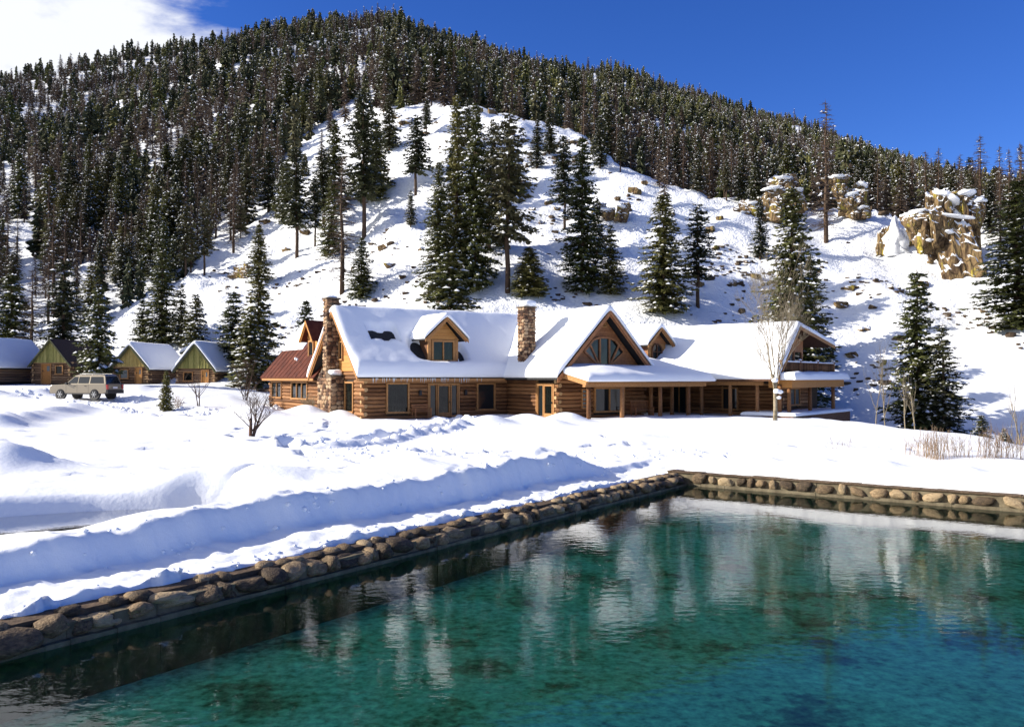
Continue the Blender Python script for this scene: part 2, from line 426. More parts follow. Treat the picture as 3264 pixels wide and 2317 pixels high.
HK = np.array([  # azimuth key, foot distance, spur crest distance, its rise key, far crest distance, its rise key
 (-700, 115, 250, 480, 600, 300), (-200, 112, 250, 460, 600, 230), (0, 108, 250, 450, 600, 186), (250, 104, 240, 420, 640, 132),
 (500, 96, 225, 380, 670, 88), (700, 92, 210, 310, 700, 64), (870, 88, 200, 250, 700, 48), (1000, 86, 190, 222, 720, 92),
 (1150, 86, 180, 246, 760, 138), (1300, 86, 168, 286, 850, 182), (1400, 86, 145, 378, 880, 172), (1500, 86, 138, 420, 920, 200),
 (1600, 86, 132, 452, 950, 228), (1700, 86, 136, 456, 980, 262), (1900, 83, 136, 470, 1050, 326), (2100, 78, 128, 500, 1120, 390),
 (2288, 76, 120, 500, 1200, 434), (2900, 74, 115, 520, 1300, 560)], float)

def hill_rise(x, y):
    x = np.asarray(x, float); y = np.asarray(y, float)
    out = 0
    for k, wgt in ((-0.05, .2), (-0.02, .3), (0.02, .3), (0.05, .2)):
        yy = np.maximum(y * (1 + k), 5.0)
        u = np.clip(CX + x / np.maximum(y, 20.0) * FPX, -700, 2900)
        F, D1, k1, D3, k3 = (np.interp(u, HK[:, 0], HK[:, i]) for i in range(1, 6))
        z1 = CAM_Z + (HY - k1) / FPX * D1
        z3 = CAM_Z + (HY - k3) / FPX * D3
        D2 = D1 + 45
        w = np.interp(u, [870, 1100], [1.0, 0.25])
        z2 = z1 + w * (z3 - z1) * 45 / (D3 - D1) + (1 - w) * 2.0
        z = np.where(yy < F, 0, np.where(yy < D1, z1 * (yy - F) / (D1 - F), np.where(yy < D2, z1 + (z2 - z1) * (yy - D1) / 45,
            np.where(yy < D3, z2 + (z3 - z2) * (yy - D2) / (D3 - D2), z3 - (yy - D3) * 0.35))))
        out = out + wgt * z
    u = np.clip(CX + x / np.maximum(y, 20.0) * FPX, -700, 2900)
    F = np.interp(u, HK[:, 0], HK[:, 1])
    k = sstep(F + 2, F + 30, y)
    D3 = np.interp(u, HK[:, 0], HK[:, 4])
    far = sstep(180, 420, y) * (1 - 0.8 * sstep(0.8, 1.0, y / D3))
    out = out + k * (fbm(x / 9, y / 9, 3, 4) * 2.2 + np.abs(fbm(x / 3.0, y / 3.0, 9, 4)) * 1.5 * (0.35 + sstep(-.15, .35, fbm(x / 17, y / 17, 15, 2)))) + far * (fbm(x / 70, y / 110, 21, 3) * 16)
    return out

def seg_dist(x, y, pts):
    best = np.full(np.shape(x), 1e9)
    for (ax, ay), (bx, by) in zip(pts[:-1], pts[1:]):
        dx, dy = bx - ax, by - ay
        t = np.clip(((x - ax) * dx + (y - ay) * dy) / (dx * dx + dy * dy), 0, 1)
        best = np.minimum(best, np.hypot(x - ax - t * dx, y - ay - t * dy))
    return best

CREEK = [(-6.9, 17.9), (-8.4, 17.15), (-10.0, 16.25), (-13, 15.0), (-34, 11.5)]
WALK = [(-8.5, 33.5), (-6.4, 35.7), (-5.0, 41.0), (-3.8, 47.0), (-3.2, 53.0), (-4.2, 57.5)]
BERM = [(-31.6, 62.0), (-30.4, 53.0), (-28.6, 47.5)]
BERM2 = [(-60, 68), (-47, 71), (-42, 76)]
DRIVE = [(-70, 76), (-45, 77), (-35, 72.5), (-28, 66), (-22, 60), (-18, 64), (-14, 80)]
TRACKS = [[(-18, 31.5), (-9, 32.4), (-2, 31.5), (5, 36)], [(-14, 25.9), (-5, 26.6), (3, 28.0)], [(-12, 23.7), (-4, 24.0), (0.5, 24.6)],
          [(-26, 41), (-16, 43.2), (-9, 43), (-3, 46)], [(-24, 36), (-14, 37), (-7, 36.4)], [(-20, 52), (-12, 50), (-6, 47)],
          [(8.5, 36), (14, 33), (19, 31)], [(-23, 57), (-17, 54), (-9, 52)], [(-26, 46), (-22, 40), (-20, 33), (-17, 28)], [(-12, 56), (-10, 47), (-11, 38)], [(-15, 48), (-13, 40), (-7, 30), (-3, 27)], [(4, 40), (6, 33), (7.5, 28.5)]]
MOUNDS = [(-14.9, 25.2, 1.5, 1.5, .80), (-4.9, 23.3, .9, .5, .22), (-2.4, 23.9, 1.2, .5, .25), (.7, 24.6, .7, .4, .18), (-9.0, 22.0, 1.6, .8, .25),
          (-1.4, 49.5, 1.5, 1.3, .55), (1.0, 51.5, 1.6, 1.2, .5), (-3.4, 47.6, 1.0, .9, .35), (3.4, 53.5, 1.4, 1.1, .55), (2.2, 50.0, 1.2, .9, .3),
          (-17.5, 58.0, 2.2, 1.3, .8), (-14.2, 59.5, 1.6, 1.0, .75), (-11.6, 58.3, 1.2, .8, .5), (-20, 63, 1.5, 1, .6), (-35.5, 80, 2.6, 1.3, .75), (-38, 83, 2.5, 1.5, .1),
          (-30.5, 80.5, 2.2, 1.3, .2), (-27, 79, 2.4, 1.4, .2), (-46, 83, 4, 1.5, .15), (-56, 80, 5, 2, .6), (-24.5, 74, 2, 1.3, .5),
          (9.6, 27.0, .55, .35, .2), (8.2, 27.9, .45, .3, .18), (11.2, 26.0, .6, .35, .2), (13.0, 24.6, .5, .3, .16), (7.1, 29.0, .5, .3, .16), (15.2, 23.2, .6, .4, .2), (12.2, 28.8, 1.4, .5, .2)]

def ground(x, y):
    x = np.asarray(x, float); y = np.asarray(y, float)
    u = np.clip(CX + x / np.maximum(y, 20.0) * FPX, -700, 2900)
    F = np.interp(u, HK[:, 0], HK[:, 1])
    z = 2.05 * sstep(50, 96, y) * sstep(-14, -33, x) * (1 - sstep(F, F + 60, y))
    z = z - 2.3 * sstep(20.8, 29, x + 0.25 * fbm(x / 4, y / 4, 5, 2)) * sstep(24, 34, y) * (1 - sstep(F, F + 50, y))
    z = z + hill_rise(x, y)
    near = 1 - sstep(80, 95, y)
    z = z + near * (0.20 * fbm(x / 5, y / 4, 31, 3) + 0.05 * fbm(x / 1.3, y / 1.1, 37, 3))
    # sculpted drifts
    for mx, my, rx, ry, h in MOUNDS:
        d2 = ((x - mx) / rx) ** 2 + ((y - my) / ry) ** 2
        z = z + h * np.exp(-d2 * 1.2) * (1 + 0.12 * vnoise(x * .9, y * .9, 3))
    # creek behind the bank
    dc = seg_dist(x, y, CREEK)
    side = (y - np.interp(x, [p[0] for p in CREEK][::-1], [p[1] for p in CREEK][::-1]))
    lump = vnoise(x / 1.6, y / 1.6, 77)
    z = z + 0.40 * np.exp(-((dc - 2.6) / 1.5) ** 2) * sstep(-0.3, 0.6, side) * (1 + .6 * lump) * sstep(-3.0, -6.5, x)
    # drift lip that runs on from the creek towards the walk
    dl = seg_dist(x, y, [(-7.2, 19.4), (-4.6, 20.2), (-2.8, 21.6)])
    z = z + 0.36 * np.exp(-(dl / 0.9) ** 2)
    z = z - 0.30 * np.exp(-((dc - 1.7) / 1.3) ** 2) * (1 - sstep(-0.2, 0.4, side)) * sstep(-5.0, -7.0, x)
    z = z - 0.76 * (1 - sstep(0.85, 1.55, dc + 0.25 * lump))
    # bank thrown up beside the poolside walk
    xp, yp = FP.c * (x - KX) + FP.s * (y - KY), -FP.s * (x - KX) + FP.c * (y - KY)
    q = -xp
    n1 = vnoise(yp * 0.9, q * 0.3, 51); n2 = fbm(yp * 2.2, q * 2.2, 57, 3)
    hb = np.interp(yp, [-26, -20, -17, -15, -10, -4, -2.4, -1.0], [.14, .20, .31, .40, .50, .54, .48, 0.0]) * (1 + 0.45 * n1)
    edge = 2.02 + 0.28 * vnoise(yp * 0.7, 3.0, 61) + 0.10 * vnoise(yp * 3.1, 5.0, 63)
    prof = sstep(0, 0.42, q - edge) * (1 - 0.62 * sstep(0.9, 3.2, q - edge)) * (1 - sstep(1.6, 4.2, q - edge))
    z = z + hb * prof
    walkm = sstep(-30, -29, yp) * (1 - sstep(1.0, 3.0, yp)) * (1 - sstep(0, 0.3, q - edge)) * sstep(0.2, 0.35, q)
    z = z + walkm * (-0.17 + 0.08 * n2 + 0.05 * np.abs(vnoise(yp * 7, q * 7, 65)))
    z = z + np.exp(-((q - 0.62) / 0.22) ** 2) * (yp < 0.8) * (0.03 + 0.26 * np.clip(fbm(yp * 1.6, q * 2, 67, 4), 0, 1))
    z = z + (q > edge) * (q < edge + 0.9) * 0.08 * fbm(yp * 4, q * 4, 69, 3) * (yp < -1.0)
    # dug walk to the door with lumpy sides
    dw = seg_dist(x, y, WALK)
    z = z - 0.42 * (1 - sstep(0.3, 0.55, dw)) + 0.20 * np.exp(-((dw - 0.85) / 0.35) ** 2) * (1 + 1.6 * fbm(x * 1.7, y * 1.7, 71, 3))
    for pts, h, w in ((BERM, 0.62, 1.3), (BERM2, 0.6, 1.5)):
        db = seg_dist(x, y, pts)
        z = z + h * np.exp(-(db / w) ** 2) * (1 + 0.5 * fbm(x * 0.5, y * 0.5, 73, 3))
    dd = seg_dist(x, y, DRIVE)
    z = z - 0.14 * (1 - sstep(1.8, 2.4, dd)) + 0.17 * np.exp(-((dd - 2.9) / 0.6) ** 2) * np.clip(0.7 + 2.4 * fbm(x * 0.8, y * 0.8, 75, 4), 0, 2)
    z = z + 0.09 * (1 - sstep(1.8, 2.4, dd)) * fbm(x * 1.5, y * 1.5, 81, 3) - 0.16 * np.exp(-((dd - 0.8) / 0.25) ** 2)
    for i, pts in enumerate(TRACKS):
        dt = seg_dist(x, y, pts)
        gate = sstep(-0.05, 0.12, vnoise(x * 1.9 + i * 3.3, y * 1.9, 83 + i))
        z = z - 0.26 * (1 - sstep(0.1, 0.24, dt)) * gate + 0.07 * np.exp(-((dt - 0.38) / 0.14) ** 2) * gate
    # rough, trodden snow between the walk and the pool
    rough = np.exp(-((seg_dist(x, y, [(-8, 33), (-1, 30.5), (6, 30.5)])) / 1.0) ** 2)
    z = z + rough * 0.22 * np.clip(fbm(x * 1.6, y * 1.6, 87, 3), -.2, 1)
    # the pool itself is cut out
    xr, yr = FR.c * (x - KX) + FR.s * (y - KY), -FR.s * (x - KX) + FR.c * (y - KY)
    z = z + 0.26 * np.exp(-((yr - 1.0) / 0.75) ** 2) * sstep(0.5, 2.5, xr) * (1 + .5 * vnoise(xr * .8, yr, 99)) * (xr < 22)
    jag = 0.10 * vnoise(yp * 2.6, 1.0, 91) + 0.07 * vnoise(yp * 7, 2.0, 93)
    jagr = 0.06 * vnoise(xr * 2.6, 1.0, 95) + 0.03 * vnoise(xr * 7, 2.0, 97)
    inside = (1 - sstep(0, 0.14, q - (0.46 + jag))) * (1 - sstep(0, 0.12, yr - (0.30 + jagr))) * (yp > -26) * (xr < 24)
    z = z * (1 - inside) - 2.2 * inside
    return z

def gz(x, y):
    return float(ground(np.array([float(x)]), np.array([float(y)]))[0])

def at(u, d):                       # azimuth key and distance -> plan position
    return ((u - CX) / FPX * d, d)

def dist_for(u, ykey, d0=62.0, d1=420.0):
    """distance along an azimuth at which the slope reaches a given height angle"""
    d = np.arange(d0, d1, 0.5)
    z = ground((u - CX) / FPX * d, d)
    yy = HY - (z - CAM_Z) / d * FPX
    ok = np.nonzero(yy <= ykey)[0]
    return float(d[ok[0]]) if len(ok) else d1

def axis(parts):
    out = []
    for a, b, st in parts: out.append(np.arange(a, b - 1e-6, st))
    return np.unique(np.round(np.concatenate(out + [np.array([parts[-1][1]])]), 4))

# near snow: one sheet, finer where the camera stands close
gx = axis([(-700, -90, 30), (-90, -44, 1.2), (-44, -17, 0.4), (-17, 18, 0.16), (18, 32, 0.35), (32, 90, 1.2), (90, 700, 30)])
gy = axis([(-120, -6, 12), (-6, 8, 1.0), (8, 30, 0.16), (30, 60, 0.26), (60, 98, 0.5)])
X, Y = np.meshgrid(gx, gy)
Z = ground(X, Y)
qs = -(FP.c * (X - KX) + FP.s * (Y - KY)); ys = -FP.s * (X - KX) + FP.c * (Y - KY)
yr = -FR.s * (X - KX) + FR.c * (Y - KY); xr = FR.c * (X - KX) + FR.s * (Y - KY)
m1 = sstep(0.2, 0.5, qs) * (1 - sstep(5.6, 6.1, qs)) * sstep(-25.5, -25, ys) * (1 - sstep(2.4, 2.9, ys))
m2 = sstep(0.2, 0.4, yr) * (1 - sstep(3.0, 3.5, yr)) * sstep(0.0, 0.5, xr) * (1 - sstep(18.5, 19, xr))
Z = Z - 0.35 * np.clip(m1 + m2, 0, 1)
far_edge = Y > 97
Z = np.where(far_edge, Z - 1.0, Z)
snow_ground = tag(link('snow_ground', grid_mesh('snow_ground', X, Y, Z, M['snow'])), kind='structure')

def strip(name, fr, a0, a1, b0, b1, st):
    a = np.arange(a0, a1, st); b = np.arange(b0, b1, st)
    A, B = np.meshgrid(a, b)
    X = fr.o[0] + fr.c * A - fr.s * B; Y = fr.o[1] + fr.s * A + fr.c * B
    Z = ground(X, Y)
    Z[0, :] -= 0.5; Z[-1, :] -= 0.5; Z[:, 0] -= 0.5
    return tag(link(name, grid_mesh(name, X, Y, Z, M['snow'])), kind='structure')
strip('poolside_snow_bank', FP, -5.9, -0.30, -25.4, 2.6, 0.07)
strip('poolside_snow', FR, -1.0, 18.9, 0.24, 3.3, 0.07)

# the mountain
mx = axis([(-1150, -420, 16), (-420, -120, 6), (-120, -70, 2), (-70, 100, 0.9), (100, 150, 2), (150, 420, 6), (420, 1150, 16)])
my = axis([(95, 205, 0.9), (205, 260, 2.5), (260, 500, 5), (500, 1500, 10)])
X, Y = np.meshgrid(mx, my)
Z = ground(X, Y)
Z[0, :] -= 1.2
tag(link('mountain_slope', grid_mesh('mountain_slope', X, Y, Z, M['snow_hill'])), kind='structure')

# ------------------------------------------------------------------ pool and creek
def quad_sheet(name, fr, x0, x1, y0, y1, z, mat, n=1):
    mb = MB(fr)
    for i in range(n):
        a, b = x0 + (x1 - x0) * i / n, x0 + (x1 - x0) * (i + 1) / n
        mb.add([(a, y0, z), (b, y0, z), (b, y1, z), (a, y1, z)], [(0, 1, 2, 3)])
    return link(name, mb.mesh(name, mat))
FLOOR_Z = WATER_Z - 0.68
tag(quad_sheet('pool_floor', FP, -1.0, 26, -27, 2.0, FLOOR_Z, M['pool_floor']), kind='structure')
tag(quad_sheet('pool_water', FP, -0.3, 26, -27, 0.9, WATER_Z, M['pool_water']), kind='structure')
mb = MB()
cw = [(-5.8, 19.3), (-9.0, 18.9), (-18, 16.5), (-36, 14), (-36, 9.5), (-16, 12.2), (-9.5, 14.6), (-5.8, 16.9)]
mb.add([(x, y, -0.13) for x, y in cw][::-1], [tuple(range(len(cw)))])
tag(link('creek_water', mb.mesh('creek_water', M['creek_water'])), kind='structure')
M['creek_bed'] = noise_mat('creek_bed', [(0.3, (0.012, 0.010, 0.008)), (0.6, (0.045, 0.036, 0.028)), (0.8, (0.11, 0.095, 0.08))], 0.8)
mb = MB(); mb.add([(x, y, -0.34) for x, y in cw][::-1], [tuple(range(len(cw)))])
tag(link('creek_bed', mb.mesh('creek_bed', M['creek_bed'])), kind='structure')

def boulder(seed, sub=3, amp=0.14, box=0.35):
    """rounded stone, unit half size; box pulls it towards a block"""
    import bmesh
    rs = np.random.default_rng(seed)
    bm = bmesh.new(); bmesh.ops.create_icosphere(bm, subdivisions=sub, radius=1)
    ph = rs.uniform(0, 99, 3)
    for v in bm.verts:
        c = v.co; m = max(abs(c.x), abs(c.y), abs(c.z))
        k = (1 - box) + box / m * 0.86
        w = 1 + amp * float(vnoise(np.array([c.x * 1.7 + c.z * 1.3 + ph[0]]), np.array([c.y * 1.7 - c.z * 1.1 + ph[1]]), seed)[0]) * 2.2
        v.co = c * (k * w)
    me = bpy.data.meshes.new('stone'); bm.to_mesh(me); bm.free()
    me.polygons.foreach_set('use_smooth', [True] * len(me.polygons))
    return me
river = [boulder(100 + i, 3, 0.24, 0.42) for i in range(10)]
for me in river: me.materials.append(M['river_stone'])
river_lo = [boulder(130 + i, 2, 0.24, 0.42) for i in range(8)]
for me in river_lo: me.materials.append(M['river_stone'])

def stone_obj(parent, me, p, sc, rot):
    o = bpy.data.objects.new('stone', me)
    off = root_of(parent).location
    o.location = (p[0] - off[0], p[1] - off[1], p[2] - off[2]); o.scale = sc; o.rotation_euler = rot
    o.parent = parent; COL.objects.link(o)
    return o

# left wall
lw = thing('pool_wall', 'low river-stone pool wall in shade running beside the trodden snow path', 'pool wall', (FP.pt(-.3, -11, WATER_Z)))
mb = MB(FP)
ys_ = np.linspace(-25.5, 0.0, 86)
for a, b in zip(ys_[:-1], ys_[1:]):
    j = 0.02 * vnoise(np.array([a * 3]), np.array([0.]), 5)[0]
    mb.box(-0.66, 0.0 + j, a, b, FLOOR_Z - .1, WATER_Z + 0.06 + j)
    mb.box(-0.66, -0.09 + j, a, b, WATER_Z + 0.06 + j, WATER_Z + 0.24 + j)
mb.build('mortar_body', M['pool_mortar'], lw)
mb = MB(FP); mb.box(-0.75, -0.30, -25.5, 0.1, WATER_Z + 0.16, WATER_Z + 0.315); mb.build('soil_edge', M['soil'], lw)
yy, i = -25.2, 0
while yy < -0.15:
    near = yy < -13
    L = random.uniform(0.22, 0.48) if random.random() < .85 else random.uniform(.48, .68)
    h = random.uniform(0.09, 0.15)
    p = FP.pt(-0.20 + random.uniform(-.06, .05), yy + L / 2, WATER_Z + 0.17 + random.uniform(-.04, .05))
    stone_obj(lw, random.choice(river if near else river_lo), p, (random.uniform(.19, .26), L / 2 * 1.02, h), (random.uniform(-.15, .15), random.uniform(-.2, .2), R(FP.deg) + random.uniform(-.12, .12)))
    if random.random() < 0.9:      # smaller stone set behind on top
        l2 = random.uniform(.2, .4)
        p = FP.pt(-0.40 + random.uniform(-.05, .05), yy + random.uniform(0, L), WATER_Z + 0.295)
        stone_obj(lw, random.choice(river_lo), p, (random.uniform(.14, .19), l2 / 2, .085), (0, random.uniform(-.1, .1), R(FP.deg) + random.uniform(-.3, .3)))
    yy += L * 0.97
# far wall
fw = thing('pool_wall', 'sunlit river-stone pool wall with rounded tan stones set in mortar along the far edge', 'pool wall', (FR.pt(8, .2, WATER_Z)))
mb = MB(FR)
xs_ = np.linspace(-0.7, 22, 62)
for a, b in zip(xs_[:-1], xs_[1:]):
    j = 0.02 * vnoise(np.array([a * 3]), np.array([0.]), 6)[0]
    mb.box(a, b, 0.0 + j, 0.6, FLOOR_Z - .1, WATER_Z + 0.08)
    mb.box(a, b, 0.10 + j, 0.6, WATER_Z + 0.08, WATER_Z + 0.35)
mb.build('mortar_body', M['pool_mortar'], fw)
mb = MB(FR)
for a, b in zip(xs_[:-1], xs_[1:]):
    j = 0.03 * vnoise(np.array([a * 4]), np.array([0.]), 8)[0]
    mb.box(a, b, 0.05 + j, 0.55, WATER_Z + 0.355, WATER_Z + 0.385 + j)
mb.build('soil_edge', M['soil'], fw)
xx = 0.12
while xx < 17:
    L = random.uniform(0.20, 0.56)
    p = FR.pt(xx + L / 2, 0.11, WATER_Z + 0.20 + random.uniform(-.03, .03))
    stone_obj(fw, random.choice(river), p, (L / 2 * 0.94, 0.15, random.uniform(.105, .165)), (random.uniform(-.1, .1), random.uniform(-.25, .25), R(FR.deg)))
    xx += L * random.uniform(1.0, 1.25)

# ------------------------------------------------------------------ trees
def conifer(seed, h=12.0, rad=2.0, whorls=30, per=7, tufts=5, bare=0.08, power=0.85, droop=0.35, snow=0.35, tuft=0.42, fill=1.0, dead=False, lean=0.0, snow_sz=1.0):
    """trunk, needles and lodged snow of one conifer, each a MB; height h along z"""
    rs = random.Random(seed)
    tr, cr, sn = MB(), MB(), MB()
    n = 7
    tp = [(lean * h * (k / n) ** 2 + (rs.uniform(-.02, .02) * h * .3 if 0 < k < n else 0), (rs.uniform(-.02, .02) * h * .3 if 0 < k < n else 0), h * k / n) for k in range(n + 1)]
    tp[0] = (0, 0, -1.2)
    tr.tube(tp, [max(0.02, h * 0.017 * (1 - k / n) ** 0.8) for k in range(n + 1)], 6)
    def axis_at(z):
        t = max(0, min(n - 1e-6, z / h * n)); k = int(t); f = t - k
        a, b = tp[k], tp[min(k + 1, n)]
        return Vector((a[0] + (b[0] - a[0]) * f, a[1] + (b[1] - a[1]) * f, z))
    for w in range(whorls):
        f = (w + rs.uniform(-.4, .4)) / whorls
        f = max(0, min(0.985, f))
        z = h * (bare + (1 - bare) * f)
        L0 = rad * (1 - f) ** power * min(1.0, 0.55 + f * 3.2) + 0.10
        a0 = rs.uniform(0, 6.28)
        for b in range(per):
            if rs.random() > fill: continue
            az = a0 + b * 6.283 / per + rs.uniform(-.35, .35)
            L = L0 * rs.uniform(0.5, 1.22)
            dr = droop * rs.uniform(.6, 1.3) * (1 - 0.8 * f)
            c, s = math.cos(az), math.sin(az)
            base = axis_at(max(h * bare * .8, min(h * .985, z + rs.uniform(-.7, .7) * h / whorls)))
            if dead:
                m = base + Vector((c * L * .5, s * L * .5, -dr * L * .25)); e = base + Vector((c * L, s * L, -dr * L * .6))
                tr.tube([base, m, e], [.035, .022, .008], 3, cap=False)
            nt = max(2, int(tufts * (L / rad) + 1.5))
            for k in range(nt):
                t = (k + rs.uniform(.3, 1.0)) / nt
                p = base + Vector((c * L * t, s * L * t, -dr * L * t * (1.25 - .5 * t) + rs.uniform(-.06, .06)))
                sz = tuft * rs.uniform(.7, 1.3) * (0.75 + 0.4 * (1 - f))
                if dead:
                    for q in range(2):
                        a2 = az + rs.choice((-1, 1)) * rs.uniform(.5, 1.1)
                        e = p + Vector((math.cos(a2) * sz, math.sin(a2) * sz, rs.uniform(-.25, .2) * sz))
                        w2 = 0.016 if q else 0.022
                        cr.add([tuple(p + Vector((0, 0, w2))), tuple(p - Vector((0, 0, w2))), tuple(e)], [(0, 1, 2)])
                        sd = Vector((-math.sin(a2), math.cos(a2), 0)) * w2
                        cr.add([tuple(p + sd), tuple(p - sd), tuple(e)], [(0, 1, 2)])
                else:
                    for q in range(3):
                        a2 = az + (q - 1) * 0.85 + rs.uniform(-.3, .3)
                        tilt = rs.uniform(-.55, .25)
                        d = Vector((math.cos(a2), math.sin(a2), tilt)).normalized()
                        sd = Vector((-math.sin(a2), math.cos(a2), rs.uniform(-.5, .5))).normalized() * sz * 0.30
                        e = p + d * sz; mid = p + d * sz * 0.55
                        cr.add([tuple(p), tuple(mid - sd), tuple(e), tuple(mid + sd + Vector((0, 0, -.08 * sz)))], [(0, 1, 2), (0, 2, 3)])
                    d = Vector((c * .5 + rs.uniform(-.5, .5), s * .5 + rs.uniform(-.5, .5), -1)).normalized()
                    sd = Vector((-s, c, 0)) * sz * 0.28
                    e = p + d * sz * 0.75
                    cr.add([tuple(p - sd), tuple(e), tuple(p + sd)], [(0, 1, 2)])
                if rs.random() < snow * (0.6 if t < .4 else 1.0):
                    s2 = sz * rs.uniform(.32, .75) * snow_sz
                    up = p + Vector((c * sz * .3, s * sz * .3, 0.03))
                    pts = []
                    for q in range(5):
                        a3 = az + q * 1.2566 + rs.uniform(-.3, .3)
                        rr = s2 * rs.uniform(.6, 1.1) * (1.0 if q in (0,) else .7)
                        pts.append((up.x + math.cos(a3) * rr, up.y + math.sin(a3) * rr, up.z - dr * rr * math.cos(a3 - az) - .02))
                    pts.append((up.x, up.y, up.z + s2 * rs.uniform(.3, .5)))
                    sn.add(pts, [(i, (i + 1) % 5, 5) for i in range(5)], 0, True)
    # leader
    tip = axis_at(h * .995)
    cr.add([(tip.x - .06, tip.y, h * .93), (tip.x + .06, tip.y, h * .93), (tip.x, tip.y, h * 1.02)], [(0, 1, 2)])
    cr.add([(tip.x, tip.y - .06, h * .93), (tip.x, tip.y + .06, h * .93), (tip.x, tip.y, h * 1.02)], [(0, 1, 2)])
    return tr, cr, sn

KINDS = {}
def kind(key, needle='needle', **kw):
    KINDS.setdefault(key[0], [])
    tr, cr, sn = conifer(key[1], **kw)
    ms = (tr.mesh('trunk', M['bark']), cr.mesh('crown', M[needle]), sn.mesh('lodged_snow', M['snow_clump']) if sn.v else None)
    KINDS[key[0]].append((ms, kw.get('h', 12.0), kw.get('rad', 2.0)))
for s in range(3):
    kind(('spruce', 10 + s), h=12, rad=2.5, whorls=40, per=10, tufts=9, snow=.24, bare=.03, tuft=.42, power=.66, fill=.82)
for s in range(2):
    kind(('bigspruce', 15 + s), h=20, rad=3.7, whorls=54, per=11, tufts=12, snow=.24, bare=.03, tuft=.50, power=.68, fill=.80)
for s in range(2):
    kind(('snowy', 20 + s), h=9, rad=2.2, whorls=28, per=9, tufts=6, power=.7, fill=.9, snow=.40, bare=.03, tuft=.46, snow_sz=1.1)
for s in range(3):
    kind(('fir', 30 + s), 'needle_dark', h=12, rad=2.1, whorls=36, per=9, tufts=8, snow=.26, bare=.08, power=.62, fill=.75, tuft=.40)
for s in range(2):
    kind(('pine', 40 + s), 'needle_dark', h=13, rad=2.2, whorls=32, per=8, tufts=8, snow=.20, bare=.30, power=.5, fill=.66, lean=.02, tuft=.42)
for s in range(2):
    kind(('bare', 50 + s), 'dead_twig', h=13, rad=2.0, whorls=36, per=6, tufts=6, snow=.05, bare=.12, power=.7, fill=.8, dead=True, droop=.3)
kind(('bushy', 60), h=6, rad=2.0, whorls=28, per=10, tufts=6, snow=.09, bare=.02, power=.7, tuft=.42)

def plant_tree(kindname, x, y, h, w=1.0, label=None, group=None, rot=None, name='conifer_tree', cat='tree', pick=None, z=None):
    opts = KINDS[kindname]
    if kindname == 'spruce' and h > 15: kindname, opts, w = 'bigspruce', KINDS['bigspruce'], w * .92
    (tm, cm, sm), h0, r0 = opts[pick % len(opts)] if pick is not None else random.choice(opts)
    z = gz(x, y) if z is None else z
    t = thing(name, label, cat, (x, y, z - 0.05), random.uniform(0, 6.28) if rot is None else rot, group)
    s = h / h0
    t.scale = (s * w, s * w, s)
    link('trunk', tm, t); link('crown', cm, t)
    if sm: link('lodged_snow', sm, t)['kind'] = 'stuff'
    return t

